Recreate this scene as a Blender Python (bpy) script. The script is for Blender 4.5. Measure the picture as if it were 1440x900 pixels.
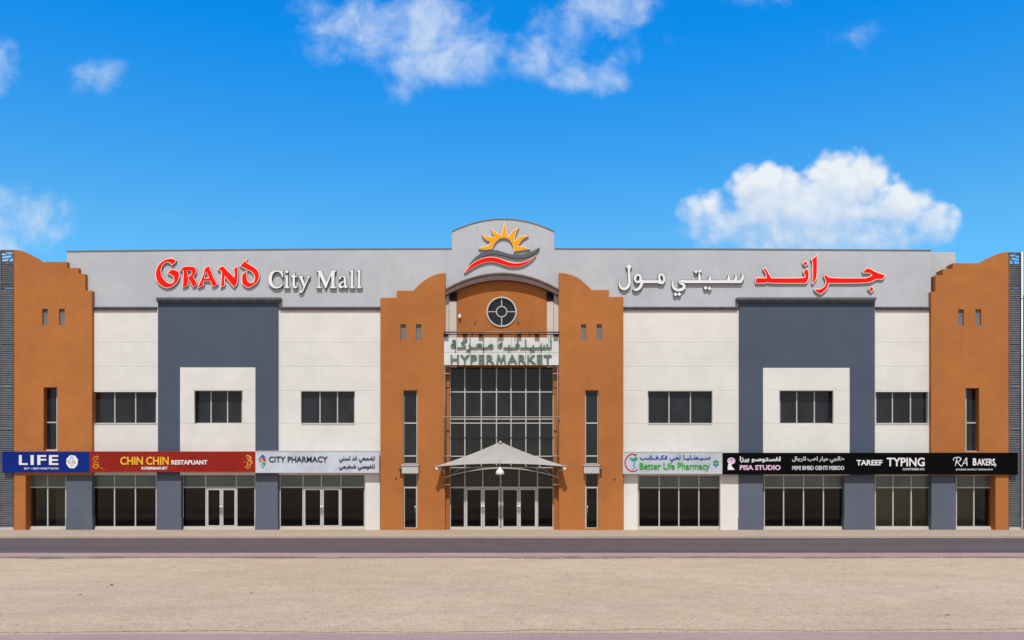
import bpy, bmesh, math, random
from mathutils import Vector
from mathutils.geometry import tessellate_polygon

random.seed(7)
R = math.radians
for o in list(bpy.data.objects):
    bpy.data.objects.remove(o)
sc = bpy.context.scene
COL = sc.collection

# ------------------------------------------------------------------ camera
EYE, DIST, K, CX, HY = 2.4, 50.0, 0.04, 706.0, 685.0      # eye height, distance to facade, m per facade unit
cam = bpy.data.cameras.new('camera')
camo = bpy.data.objects.new('camera', cam)
COL.objects.link(camo)
camo.location = (0, -DIST, EYE)
camo.rotation_euler = (R(90), 0, 0)
cam.sensor_width = 36.0
cam.lens = 36.0 * 1250 / 1440
cam.shift_x = 14 / 1440
cam.shift_y = 235 / 1440
cam.clip_start = 0.1
cam.clip_end = 6000
sc.camera = camo

# ------------------------------------------------------------------ light
SUN_EL, SUN_AZ = R(57), R(-3)                  # azimuth: to the left of straight behind the camera
sdir = Vector((math.sin(SUN_AZ) * math.cos(SUN_EL), -math.cos(SUN_AZ) * math.cos(SUN_EL), math.sin(SUN_EL)))
sun = bpy.data.lights.new('sun', 'SUN')
sun.energy = 3.5
sun.angle = R(1.4)
sun.color = (1.0, 0.985, 0.93)
suno = bpy.data.objects.new('sun', sun)
COL.objects.link(suno)
suno.location = sdir * 100
suno.rotation_euler = (-sdir).to_track_quat('-Z', 'Y').to_euler()

sc.view_settings.view_transform = 'Standard'
sc.view_settings.look = 'None'
sc.view_settings.exposure = 0.0
sc.view_settings.gamma = 1.0
sc.view_settings.use_curve_mapping = False
sc.render.engine = 'CYCLES'
sc.cycles.max_bounces = 8
sc.cycles.transparent_max_bounces = 12


class X:
    """tiny expression wrapper for shader maths"""
    nt = None

    def __init__(s, sock): s.s = sock

    @staticmethod
    def op(kind, *a, clamp=False):
        n = X.nt.nodes.new('ShaderNodeMath'); n.operation = kind; n.use_clamp = clamp
        for i, v in enumerate(a):
            if isinstance(v, X): X.nt.links.new(v.s, n.inputs[i])
            else: n.inputs[i].default_value = v
        return X(n.outputs[0])

    def __add__(s, o): return X.op('ADD', s, o)
    __radd__ = __add__
    def __mul__(s, o): return X.op('MULTIPLY', s, o)
    __rmul__ = __mul__
    def __sub__(s, o): return X.op('SUBTRACT', s, o)
    def __rsub__(s, o): return X.op('SUBTRACT', o, s)
    def __truediv__(s, o): return X.op('DIVIDE', s, o)
    def max(s, o): return X.op('MAXIMUM', s, o)
    def min(s, o): return X.op('MINIMUM', s, o)
    def abs(s): return X.op('ABSOLUTE', s)
    def clamp(s): return X.op('ADD', s, 0.0, clamp=True)

    def smooth(s, a, b):
        n = X.nt.nodes.new('ShaderNodeMapRange'); n.interpolation_type = 'SMOOTHSTEP'
        X.nt.links.new(s.s, n.inputs[0]); n.inputs[1].default_value = a; n.inputs[2].default_value = b
        n.inputs[3].default_value = 0; n.inputs[4].default_value = 1
        return X(n.outputs[0])


def nz(vec, scale, detail=4, rough=0.5, dist=0.0, off=None):
    nt = X.nt
    if off:
        a = nt.nodes.new('ShaderNodeVectorMath'); a.operation = 'ADD'
        nt.links.new(vec, a.inputs[0]); a.inputs[1].default_value = off; vec = a.outputs[0]
    n = nt.nodes.new('ShaderNodeTexNoise')
    n.inputs['Scale'].default_value = scale; n.inputs['Detail'].default_value = detail
    n.inputs['Roughness'].default_value = rough; n.inputs['Distortion'].default_value = dist
    nt.links.new(vec, n.inputs['Vector'])
    return X(n.outputs['Fac'])


def mixc(f, a, b, mode='MIX'):
    n = X.nt.nodes.new('ShaderNodeMix'); n.data_type = 'RGBA'; n.blend_type = mode
    if isinstance(f, X): X.nt.links.new(f.s, n.inputs[0])
    else: n.inputs[0].default_value = f
    for v, i in ((a, 6), (b, 7)):
        if isinstance(v, tuple): n.inputs[i].default_value = (*v, 1)
        else: X.nt.links.new(v, n.inputs[i])
    return n.outputs[2]


# ------------------------------------------------------------------ sky with clouds
def make_sky():
    w = bpy.data.worlds.new('World'); sc.world = w; w.use_nodes = True
    nt = w.node_tree; X.nt = nt
    nt.nodes.clear()
    out = nt.nodes.new('ShaderNodeOutputWorld')
    bg = nt.nodes.new('ShaderNodeBackground'); bg.inputs['Strength'].default_value = 0.1
    sky = nt.nodes.new('ShaderNodeTexSky'); sky.sky_type = 'NISHITA'; sky.sun_disc = False
    sky.sun_elevation = SUN_EL
    sky.sun_rotation = math.atan2(sdir.x, sdir.y)
    sky.altitude = 0; sky.air_density = 1.0; sky.dust_density = 0.3; sky.ozone_density = 2.0
    tc = nt.nodes.new('ShaderNodeTexCoord')
    sp = nt.nodes.new('ShaderNodeSeparateXYZ'); nt.links.new(tc.outputs['Generated'], sp.inputs[0])
    x, y, z = (X(sp.outputs[i]) for i in range(3))
    hs = nt.nodes.new('ShaderNodeHueSaturation')
    hs.inputs['Saturation'].default_value = 1.25; hs.inputs['Hue'].default_value = 0.487; hs.inputs['Value'].default_value = 1.0
    nt.links.new(sky.outputs[0], hs.inputs['Color'])
    blue = mixc(1.0, hs.outputs[0], mixc(((z - .27) * 5.5).clamp(), mixc((z * 4.2).clamp(), (.80, 1.02, 1.75), (.90, 1.57, 1.83)), (.07, 1.50, 2.44)), 'MULTIPLY')
    # towards the sun the sky is paler and hazier
    h2 = nt.nodes.new('ShaderNodeHueSaturation'); h2.inputs['Saturation'].default_value = .42; h2.inputs['Value'].default_value = .74
    nt.links.new(sky.outputs[0], h2.inputs['Color'])
    skyc = mixc(y.smooth(-.25, .2), h2.outputs[0], blue)
    yy = y.abs().max(0.08)
    u, v = x / yy * 12.5 + 7.06, 6.85 - z / yy * 12.5          # chart of the sky, in hundreds of units
    cb = nt.nodes.new('ShaderNodeCombineXYZ')
    nt.links.new(u.s, cb.inputs[0]); nt.links.new(v.s, cb.inputs[1])
    vec = cb.outputs[0]
    wn = nt.nodes.new('ShaderNodeTexNoise'); wn.inputs['Scale'].default_value = 1.6; wn.inputs['Detail'].default_value = 3
    nt.links.new(vec, wn.inputs['Vector'])
    wm = nt.nodes.new('ShaderNodeVectorMath'); wm.operation = 'MULTIPLY_ADD'
    nt.links.new(wn.outputs['Color'], wm.inputs[0]); wm.inputs[1].default_value = (.30, .26, 0); nt.links.new(vec, wm.inputs[2])
    wv = wm.outputs[0]

    def puffs(lst, uu, vv):
        tot = None
        for (cx, cy, rx, ry, a) in lst:
            dx, dy = (uu - cx) * (1 / rx), (vv - cy) * (1 / ry)
            m = (1 - (dx * dx + dy * dy)).max(0.0) * a
            tot = m if tot is None else tot.max(m)
        return tot
    # loose, torn clouds
    wisps = [(5.9, .55, 1.5, .80, 1.15), (4.9, .22, 1.0, .5, .8), (4.7, .65, .7, .45, .5), (6.3, .95, 1.1, .4, .55), (5.65, 1.22, .42, .36, .6), (6.6, .5, .75, .5, .8), (5.6, .05, 1.5, .3, .55),
             (8.1, .35, 1.0, .75, .78), (8.25, 1.13, .75, .32, .8), (8.5, .05, 1.1, .45, .9), (7.6, .75, .8, .5, .62), (8.1, .85, .8, .4, .5), (8.7, .7, .4, .4, .42),
             (1.32, 1.06, .72, .40, .5), (-.05, .95, .5, .6, .75), (.0, 1.25, .3, .25, .6), (.2, 3.0, 1.0, .55, .92), (-.1, 3.45, .8, .42, 1.0), (.5, 3.3, .8, .4, .8),
             (12.15, .5, .45, .3, .42), (9.55, .45, .5, .25, .36), (10.7, .03, .7, .2, .5), (11.6, .65, .5, .3, .3), (2.0, 4.2, 1.0, .3, .5)]
    mw = puffs(wisps, u, v)
    f1 = nz(wv, 1.35, 9, .56, .3)
    f2 = nz(wv, 5.5, 6, .6, .2, (3, 7, 0))
    dw = mw * 1.0 + (f1 - .5) * 3.0 + (f2 - .5) * .4 - .18
    aw = dw.smooth(-.05, 1.45) * mw.smooth(0.0, .5)
    # one heaped cloud
    heap = [(11.85, 2.62, .78, .62, 1.0), (10.75, 2.75, .72, .58, 1.0), (11.3, 2.95, 1.35, .62, 1.15), (10.0, 3.0, .58, .42, .72), (12.6, 2.95, .72, .48, .95),
            (13.1, 3.15, .5, .42, .9), (11.5, 3.3, 2.1, .42, 1.0), (10.3, 3.25, .9, .4, .75), (12.2, 2.45, .5, .36, .8)]
    vo = nt.nodes.new('ShaderNodeTexVoronoi'); vo.feature = 'SMOOTH_F1'; vo.inputs['Scale'].default_value = 5.0
    vo.inputs['Smoothness'].default_value = .35
    nt.links.new(wv, vo.inputs['Vector'])
    vd = X(vo.outputs['Distance'])
    mh = puffs(heap, u, v)
    g1 = nz(wv, 3.2, 9, .58, .15, (11, 2, 0))
    dh = mh + (g1 - .5) * .85 + (.45 - vd) * .42
    soft = v.smooth(2.7, 3.5)
    ah1 = dh.smooth(.16, .72); ah2 = dh.smooth(.05, 1.15)
    ah = (ah1 * (1 - soft) + ah2 * soft) * mh.smooth(.0, .2)
    # light on the heap: thinner towards the sun = brighter
    mh2 = puffs(heap, u + .12, v - .26)
    g2 = nz(wv, 3.2, 6, .58, .15, (11.12, 1.74, 0))
    lit = ((mh - mh2) * .9 + (g1 - g2) * 1.1 + (.45 - vd) * .5 + .58 - v.smooth(2.5, 3.5) * .42).clamp()
    ch = mixc(lit, (5.3, 6.7, 8.7), (8.5, 8.9, 9.3))
    cwc = mixc(f2.smooth(.3, .7), (5.9, 7.2, 9.0), (7.3, 8.1, 9.1))
    c1 = mixc(aw * .78, skyc, cwc)
    c2 = mixc(ah * (.96 - soft * .10), c1, ch)
    fin = mixc(y.smooth(-.05, .05) * 0 + 1.0, skyc, c2)
    nt.links.new(fin, bg.inputs['Color'])
    nt.links.new(bg.outputs[0], out.inputs['Surface'])


make_sky()


# ------------------------------------------------------------------ materials
def new_mat(name):
    m = bpy.data.materials.new(name); m.use_nodes = True
    nt = m.node_tree; X.nt = nt
    b = nt.nodes['Principled BSDF']
    return m, nt, b


def posn(nt, sx=1, sy=1, sz=1):
    g = nt.nodes.new('ShaderNodeNewGeometry')
    mp = nt.nodes.new('ShaderNodeMapping'); mp.inputs['Scale'].default_value = (sx, sy, sz)
    nt.links.new(g.outputs['Position'], mp.inputs[0])
    return mp.outputs[0]


def bump(nt, b, h, strength, dist):
    n = nt.nodes.new('ShaderNodeBump'); n.inputs['Strength'].default_value = strength; n.inputs['Distance'].default_value = dist
    nt.links.new(h.s, n.inputs['Height']); nt.links.new(n.outputs[0], b.inputs['Normal'])


def plain(name, col, rough=.5, metal=0., spec=.5):
    m, nt, b = new_mat(name)
    b.inputs['Base Color'].default_value = (*col, 1); b.inputs['Roughness'].default_value = rough
    b.inputs['Metallic'].default_value = metal; b.inputs['Specular IOR Level'].default_value = spec
    return m


def dusty(name, col, rough=.55, metal=0., amt=.18, scale=3.):
    """paint or metal with a little dust and fade"""
    m, nt, b = new_mat(name)
    p = posn(nt)
    f = nz(p, scale, 5, .6)
    c = mixc(f.smooth(.3, .75) * amt, col, (.42, .36, .29))
    nt.links.new(c, b.inputs['Base Color'])
    b.inputs['Roughness'].default_value = rough; b.inputs['Metallic'].default_value = metal
    return m


def render_wall(name, col, joints=(), stain=.16, grain=.5, streak=.2):
    """painted render: grain, patchy fade, rain streaks, joints"""
    m, nt, b = new_mat(name)
    p = posn(nt)
    big = nz(p, .22, 4, .55)
    mid = nz(p, 1.3, 6, .65, 0, (4, 2, 9))
    fine = nz(p, 24, 3, .6)
    st = nz(posn(nt, 2.6, 2.6, .10), 1.0, 6, .62, 0, (2, 5, 1))
    dark = tuple(c * .80 for c in col)
    lite = tuple(min(1, c * 1.10) for c in col)
    c = mixc((big * .6 + mid * .4).smooth(.32, .68), tuple(c * (1 - stain * .5) for c in col), lite)
    c = mixc(st.smooth(.52, .80) * streak, c, dark)
    c = mixc(fine.smooth(.3, .7) * .10, c, dark)
    h = fine * .6 + mid * .25
    if joints:
        g = nt.nodes.new('ShaderNodeNewGeometry'); s2 = nt.nodes.new('ShaderNodeSeparateXYZ')
        nt.links.new(g.outputs['Position'], s2.inputs[0]); z = X(s2.outputs[2])
        j = None
        for zz in joints:
            t = 1 - (z - zz).abs().smooth(.012, .026)
            j = t if j is None else j.max(t)
        c = mixc(j * .17, c, tuple(q * .55 for q in col))
        h = h - j * 1.2
    nt.links.new(c, b.inputs['Base Color'])
    b.inputs['Roughness'].default_value = .9; b.inputs['Specular IOR Level'].default_value = .2
    bump(nt, b, h, grain, .012)
    return m


def Z(py): return EYE + (HY - py) * K


M = {}
JT = tuple(Z(v) for v in (481.8, 515.6, 549.4, 596.3))
M['white'] = render_wall('white_render', (.735, .715, .685), JT, stain=.10, streak=.16)
M['orange'] = render_wall('ochre_render', (.45, .165, .048), (), stain=.24, streak=.34)
M['orange_plain'] = render_wall('ochre_render_entrance', (.43, .150, .042), (), stain=.26, streak=.4)
M['parapet'] = render_wall('light_grey_render', (.495, .515, .555), (), stain=.12, streak=.30)
M['slate'] = render_wall('slate_blue_render', (.078, .098, .142), (), stain=.14, streak=.15, grain=.35)
M['slate2'] = render_wall('slate_grey_render', (.115, .130, .175), (), stain=.14, streak=.15, grain=.35)
M['beige'] = render_wall('beige_render', (.60, .54, .47), (), stain=.12, streak=.3)
M['trim'] = dusty('dark_grey_trim', (.085, .085, .105), .6)
M['arch'] = dusty('brown_trim', (.125, .072, .067), .7, amt=.10)
M['slot'] = dusty('slot_grey', (.15, .16, .18), .5)
M['roof'] = dusty('roof_grey', (.35, .34, .33), .9)
M['frame'] = dusty('white_aluminium', (.54, .53, .51), .4, amt=.2)
M['frame_dk'] = dusty('brown_frame', (.10, .07, .05), .5)
M['pipe'] = dusty('weathered_pipe', (.20, .15, .12), .5, .3)
M['steel'] = dusty('painted_steel', (.42, .37, .33), .5, .1)
M['black'] = plain('black_metal', (.012, .011, .011), .8, spec=.1)
M['screen'] = dusty('screen_grey', (.15, .17, .21), .55, .2, amt=.22)
M['panel'] = dusty('weathered_panel', (.21, .20, .20), .8, amt=.5, scale=2)
M['screen_back'] = dusty('screen_backing', (.085, .095, .115), .8)
M['handle'] = plain('brushed_steel', (.6, .6, .6), .3, 1.)
M['red'] = plain('red_acrylic', (.95, .012, .006), .4, spec=.1)
M['cream_trim'] = plain('cream_trim', (.95, .78, .70), .4, spec=.2)
M['white_acr'] = plain('white_acrylic', (.86, .86, .87), .35)
M['dark_return'] = plain('dark_return', (.03, .028, .03), .5)
M['amber'] = plain('amber_acrylic', (.95, .40, .006), .4, spec=.1)
M['wave_grey'] = plain('grey_acrylic', (.105, .115, .125), .4)
M['green'] = dusty('faded_green', (.10, .20, .155), .5, amt=.12)
M['fabric'] = None
M['lamp'] = plain('lamp_white', (.80, .80, .78), .35)
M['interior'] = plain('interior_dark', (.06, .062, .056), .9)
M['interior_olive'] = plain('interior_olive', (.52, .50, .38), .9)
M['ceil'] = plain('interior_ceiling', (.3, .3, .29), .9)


def glass_dark(name, col, rough, var):
    m, nt, b = new_mat(name)
    p = posn(nt)
    f = nz(posn(nt, .7, .7, .35), 1.6, 4, .55)
    c = mixc(f.smooth(.3, .7), col, tuple(v * var for v in col))
    nt.links.new(c, b.inputs['Base Color'])
    b.inputs['Roughness'].default_value = rough; b.inputs['IOR'].default_value = 1.5
    b.inputs['Specular IOR Level'].default_value = .42
    bump(nt, b, nz(p, .9, 2, .5), .06, .05)
    return m


M['pane'] = glass_dark('tinted_pane', (.013, .014, .017), .06, 1.8)
M['pane_cw'] = glass_dark('tinted_curtain_pane', (.014, .013, .013), .07, 1.9)
M['transom'] = glass_dark('frosted_transom', (.105, .135, .118), .22, 1.3)


def clear_glass(name='shop_glass', tint=(.52, .52, .48, 1)):
    m, nt, b = new_mat(name)
    nt.nodes.remove(b)
    tr = nt.nodes.new('ShaderNodeBsdfTransparent'); tr.inputs[0].default_value = tint
    gl = nt.nodes.new('ShaderNodeBsdfGlossy'); gl.inputs['Roughness'].default_value = .04
    mx = nt.nodes.new('ShaderNodeMixShader'); mx.inputs[0].default_value = .027
    nt.links.new(tr.outputs[0], mx.inputs[1]); nt.links.new(gl.outputs[0], mx.inputs[2])
    nt.links.new(mx.outputs[0], nt.nodes['Material Output'].inputs[0])
    bump(nt, gl, nz(posn(nt), .8, 2, .5), .08, .05)
    return m


M['shop_glass'] = clear_glass()
M['light_glass'] = clear_glass('light_shop_glass', (.82, .82, .77, 1))


def fabric():
    m, nt, b = new_mat('canopy_fabric')
    p = posn(nt)
    f = nz(p, .9, 5, .6); g = nz(posn(nt, 5, 5, .6), 1., 4, .6)
    c = mixc(f.smooth(.3, .7), (.37, .36, .345), (.43, .42, .40))
    c = mixc(g.smooth(.55, .8) * .25, c, (.30, .28, .25))
    nt.links.new(c, b.inputs['Base Color']); b.inputs['Roughness'].default_value = .7
    return m


M['fabric'] = fabric()


def board(name, col, rough=.35, spec=.12, dust=.035):
    m, nt, b = new_mat(name)
    f = nz(posn(nt, 1, 1, 1), .9, 4, .6)
    g = nz(posn(nt, 4, 4, .5), 1., 4, .6)
    c = mixc(f.smooth(.3, .7), tuple(v * .88 for v in col), tuple(v * 1.08 for v in col))
    c = mixc(g.smooth(.55, .85) * dust, c, (.38, .33, .28))
    nt.links.new(c, b.inputs['Base Color']); b.inputs['Roughness'].default_value = .45; b.inputs['Specular IOR Level'].default_value = spec
    return m


def sand():
    m, nt, b = new_mat('sand')
    p = posn(nt)
    big = nz(p, .09, 5, .6); mid = nz(p, .8, 6, .65, .3); fine = nz(posn(nt, 1, .45, 1), 7, 6, .75); gr = nz(posn(nt, 1, .4, 1), 20, 4, .8)
    rut = nz(posn(nt, .12, 1.6, 1), 1.0, 5, .6, .4)
    c = mixc((big * .5 + mid * .5).smooth(.34, .66), (.575, .405, .262), (.71, .515, .345))
    c = mixc(rut.smooth(.52, .72) * .22, c, (.45, .345, .27))
    c = mixc(fine.smooth(.48, .68) * .46, c, (.38, .27, .185))
    c = mixc(gr.smooth(.5, .66) * .55, c, (.82, .66, .50))
    nt.links.new(c, b.inputs['Base Color']); b.inputs['Roughness'].default_value = .95
    b.inputs['Specular IOR Level'].default_value = .15
    bump(nt, b, fine * .7 + gr * .35 + mid * .8 + rut * .5, .9, .09)
    return m


def paving(name, c1, c2, mort, bw, bh, scale=1.0):
    m, nt, b = new_mat(name)
    t = nt.nodes.new('ShaderNodeTexBrick')
    t.inputs['Color1'].default_value = (*c1, 1); t.inputs['Color2'].default_value = (*c2, 1); t.inputs['Mortar'].default_value = (*mort, 1)
    t.inputs['Scale'].default_value = scale; t.inputs['Brick Width'].default_value = bw; t.inputs['Row Height'].default_value = bh
    t.inputs['Mortar Size'].default_value = .008
    p = posn(nt)
    nt.links.new(p, t.inputs['Vector'])
    f = nz(p, .35, 5, .65); g = nz(p, 12, 3, .6)
    c = mixc(f.smooth(.35, .75) * .45, t.outputs['Color'], tuple(v * 1.2 for v in c1))
    c = mixc(g.smooth(.45, .75) * .25, c, tuple(v * .7 for v in c2))
    nt.links.new(c, b.inputs['Base Color']); b.inputs['Roughness'].default_value = .9
    b.inputs['Specular IOR Level'].default_value = .2
    bump(nt, b, X(t.outputs['Fac']) * -.6 + g * .4, .4, .01)
    return m


def asphalt():
    m, nt, b = new_mat('road_surface')
    p = posn(nt)
    lane = nz(posn(nt, .02, .9, 1), 1.2, 4, .55); f = nz(p, .5, 6, .65); g = nz(p, 30, 2, .6)
    c = mixc(lane.smooth(.35, .65), (.108, .080, .080), (.145, .108, .104))
    c = mixc(f.smooth(.5, .8) * .3, c, (.20, .155, .145))
    c = mixc(g.smooth(.5, .7) * .3, c, (.07, .055, .06))
    nt.links.new(c, b.inputs['Base Color']); b.inputs['Roughness'].default_value = .95
    b.inputs['Specular IOR Level'].default_value = .15
    bump(nt, b, g, .4, .01)
    return m


M['sand'] = sand()
M['road'] = asphalt()
M['walk'] = paving('beige_pavers', (.43, .325, .245), (.50, .385, .295), (.26, .20, .155), .4, .4)
M['kerb'] = paving('kerb_concrete', (.46, .375, .29), (.50, .40, .315), (.2, .16, .13), 1.0, 3.0)
M['pink'] = paving('mauve_pavers', (.45, .30, .265), (.40, .262, .232), (.31, .21, .19), .2, .1)
M['ridge_shade'] = dusty('ridge_shade_brown', (.17, .115, .085), .95, amt=.5, scale=1.2)  # dark brown stands in for the shadow along the sand ridge
M['pebble'] = dusty('pebble', (.50, .39, .30), .9, amt=.8, scale=9)
M['stone_dark'] = dusty('dark_stone', (.11, .085, .07), .9, amt=.3)

WLOC = {}


# ------------------------------------------------------------------ builders
def meta(o, label=None, cat=None, group=None, kind=None):
    if label: o['label'] = label
    if cat: o['category'] = cat
    if group: o['group'] = group
    if kind: o['kind'] = kind
    return o


def empty(name, loc, label, cat, group=None):
    o = bpy.data.objects.new(name, None); COL.objects.link(o)
    o.location = loc; o.empty_display_size = .3
    WLOC[o] = Vector(loc)
    return meta(o, label, cat, group)


def P(px, py, Y):
    f = (DIST + Y) / DIST
    return Vector(((px - CX) * K * f, Y, EYE + (HY - py) * K * f))


class MB:
    def __init__(s): s.v = []; s.f = []; s.m = []; s.mats = []; s.sm = []

    def slot(s, mat):
        if mat not in s.mats: s.mats.append(mat)
        return s.mats.index(mat)

    def add(s, verts, faces, mat, smooth=False):
        o = len(s.v); s.v += [Vector(p) for p in verts]; k = s.slot(mat)
        for f in faces:
            s.f.append([i + o for i in f]); s.m.append(k); s.sm.append(smooth)
        return s

    def box(s, a, b, mat):
        x0, x1 = sorted((a[0], b[0])); y0, y1 = sorted((a[1], b[1])); z0, z1 = sorted((a[2], b[2]))
        v = [(x0, y0, z0), (x1, y0, z0), (x1, y1, z0), (x0, y1, z0), (x0, y0, z1), (x1, y0, z1), (x1, y1, z1), (x0, y1, z1)]
        return s.add(v, [(0, 3, 2, 1), (4, 5, 6, 7), (0, 1, 5, 4), (1, 2, 6, 5), (2, 3, 7, 6), (3, 0, 4, 7)], mat)

    def pbox(s, x0, x1, y0, y1, Y0, Y1, mat):
        """box whose front face fills the facade rectangle at depth Y0"""
        a = P(x0, y1, Y0); b = P(x1, y0, Y0)
        return s.box(a, (b.x, Y1, b.z), mat)

    def prism(s, loops, Y0, Y1, mat, side=None, pts3=False):
        """outline with holes, facade units at depth Y0, extruded back to Y1"""
        L = [[P(x, y, Y0) for (x, y) in lp] for lp in loops] if not pts3 else loops
        flat = [p for lp in L for p in lp]
        tris = tessellate_polygon([[Vector((p.x, p.z, 0)) for p in lp] for lp in L])
        n = len(flat)
        fr = []
        for t in tris:
            a, b, c = (flat[i] for i in t)
            area = (b.x - a.x) * (c.z - a.z) - (c.x - a.x) * (b.z - a.z)
            if abs(area) < 1e-9: continue
            fr.append(tuple(t) if area > 0 else tuple(reversed(t)))
        back = [Vector((p.x, Y1, p.z)) for p in flat]
        s.add(flat, fr, mat)
        s.add(back, [tuple(reversed(t)) for t in fr], side or mat)
        o = 0
        for li, lp in enumerate(L):
            k = len(lp)
            ar = sum(lp[i].x * lp[(i + 1) % k].z - lp[(i + 1) % k].x * lp[i].z for i in range(k))
            ccw = ar > 0
            if li: ccw = not ccw
            vs = lp + [Vector((p.x, Y1, p.z)) for p in lp]
            fs = []
            for i in range(k):
                j = (i + 1) % k
                fs.append((i, i + k, j + k, j) if (ar > 0) == (li == 0) or True and ccw else (j, j + k, i + k, i))
            s.add(vs, fs, side or mat)
            o += k
        return s

    def tube(s, pts, r, mat, n=8, close=False):
        pts = [Vector(p) for p in pts]; rings = []
        vs = []; fs = []
        m = len(pts)
        for i, p in enumerate(pts):
            t = (pts[min(i + 1, m - 1)] - pts[max(i - 1, 0)]).normalized()
            up = Vector((0, 0, 1)) if abs(t.z) < .9 else Vector((1, 0, 0))
            a = t.cross(up).normalized(); b = t.cross(a).normalized()
            rr = r[i] if isinstance(r, (list, tuple)) else r
            for k in range(n):
                q = 2 * math.pi * k / n
                vs.append(p + a * math.cos(q) * rr + b * math.sin(q) * rr)
        for i in range(m - 1):
            for k in range(n):
                k2 = (k + 1) % n
                fs.append((i * n + k, i * n + k2, (i + 1) * n + k2, (i + 1) * n + k))
        fs.append(tuple(reversed(range(n)))); fs.append(tuple(range((m - 1) * n, m * n)))
        return s.add(vs, fs, mat, True)

    def lathe(s, c, prof, mat, n=16):
        """profile of (radius, z) about the vertical through c"""
        vs = []; fs = []
        for (r, z) in prof:
            for k in range(n):
                a = 2 * math.pi * k / n
                vs.append((c[0] + r * math.cos(a), c[1] + r * math.sin(a), c[2] + z))
        for i in range(len(prof) - 1):
            for k in range(n):
                k2 = (k + 1) % n
                fs.append((i * n + k, i * n + k2, (i + 1) * n + k2, (i + 1) * n + k))
        return s.add(vs, fs, mat, True)

    def build(s, name, parent=None, label=None, cat=None, group=None, kind=None, bev=0, origin=None, recalc=True):
        lo = Vector((min(p.x for p in s.v), min(p.y for p in s.v), min(p.z for p in s.v)))
        hi = Vector((max(p.x for p in s.v), max(p.y for p in s.v), max(p.z for p in s.v)))
        c = Vector(((lo.x + hi.x) / 2, (lo.y + hi.y) / 2, lo.z)) if origin is None else Vector(origin)
        me = bpy.data.meshes.new(name)
        me.from_pydata([p - c for p in s.v], [], s.f)
        for m in s.mats: me.materials.append(m)
        me.polygons.foreach_set('material_index', s.m)
        me.polygons.foreach_set('use_smooth', s.sm)
        if recalc:
            bm = bmesh.new(); bm.from_mesh(me)
            bmesh.ops.recalc_face_normals(bm, faces=bm.faces)
            bm.to_mesh(me); bm.free()
        o = bpy.data.objects.new(name, me); COL.objects.link(o)
        WLOC[o] = c
        if parent is not None:
            o.parent = parent; o.location = c - WLOC[parent]
        else:
            o.location = c
        if bev:
            b = o.modifiers.new('bevel', 'BEVEL'); b.width = bev; b.segments = 2; b.limit_method = 'ANGLE'
        return meta(o, label, cat, group, kind)


def rect(x0, x1, y0, y1): return [(x0, y0), (x1, y0), (x1, y1), (x0, y1)]


def solid(name, loops, Y0, Y1, mat, parent, label=None, bev=0):
    # weld seams so that bevels and normals behave
    b = MB(); b.prism(loops, Y0, Y1, mat)
    o = b.build(name, parent, label)
    bm = bmesh.new(); bm.from_mesh(o.data)
    bmesh.ops.remove_doubles(bm, verts=bm.verts, dist=1e-5)
    bmesh.ops.dissolve_limit(bm, angle_limit=.001, verts=bm.verts, edges=bm.edges)
    bmesh.ops.recalc_face_normals(bm, faces=bm.faces)
    bm.to_mesh(o.data); bm.free()
    if bev:
        q = o.modifiers.new('bevel', 'BEVEL'); q.width = bev; q.segments = 2; q.limit_method = 'ANGLE'; q.angle_limit = R(50)
    return o


def arc(cx, cy, rx, ry, a0, a1, n):
    return [(cx + rx * math.cos(R(a0 + (a1 - a0) * i / n)), cy - ry * math.sin(R(a0 + (a1 - a0) * i / n))) for i in range(n + 1)]


def spline(pts, n=6, closed=True):
    """Catmull-Rom through the points"""
    out = []; k = len(pts)
    for i in range(k if closed else k - 1):
        p0, p1, p2, p3 = (pts[(i - 1) % k] if closed or i > 0 else pts[0]), pts[i], pts[(i + 1) % k], (pts[(i + 2) % k] if closed or i + 2 < k else pts[-1])
        for j in range(n):
            t = j / n
            out.append(tuple(.5 * (2 * p1[q] + (p2[q] - p0[q]) * t + (2 * p0[q] - 5 * p1[q] + 4 * p2[q] - p3[q]) * t * t + (3 * p1[q] - p0[q] - 3 * p2[q] + p3[q]) * t ** 3) for q in (0, 1)))
    if not closed: out.append(pts[-1])
    return out


def chaikin(pts, sharp=55, it=2):
    """round the gentle corners of a traced outline, keep the sharp ones"""
    for _ in range(it):
        out = []; k = len(pts)
        for i in range(k):
            a, p, b = Vector(pts[i - 1]), Vector(pts[i]), Vector(pts[(i + 1) % k])
            u, w = p - a, b - p
            if u.length < 1e-6 or w.length < 1e-6: continue
            if abs(u.angle_signed(w)) > R(sharp): out.append(tuple(p))
            else: out += [tuple(p - u * .25), tuple(p + w * .25)]
        pts = out
    return pts


def inset(loop, d):
    """move an outline inwards by d (facade units); d<0 grows it"""
    k = len(loop)
    ar = sum(loop[i][0] * loop[(i + 1) % k][1] - loop[(i + 1) % k][0] * loop[i][1] for i in range(k))
    s = 1 if ar > 0 else -1
    out = []
    for i in range(k):
        a, p, b = Vector(loop[i - 1]), Vector(loop[i]), Vector(loop[(i + 1) % k])
        u, w = (p - a).normalized(), (b - p).normalized()
        n1, n2 = Vector((-u.y, u.x)) * s, Vector((-w.y, w.x)) * s
        n = n1 + n2
        if n.length < 1e-4: n = n1
        n.normalize()
        m = d / max(.45, n.dot(n1))
        out.append(tuple(p + n * m))
    return out


# ------------------------------------------------------------------ ground
def gY(py, h): return -DIST + h * 1250 / (py - HY)


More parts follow.
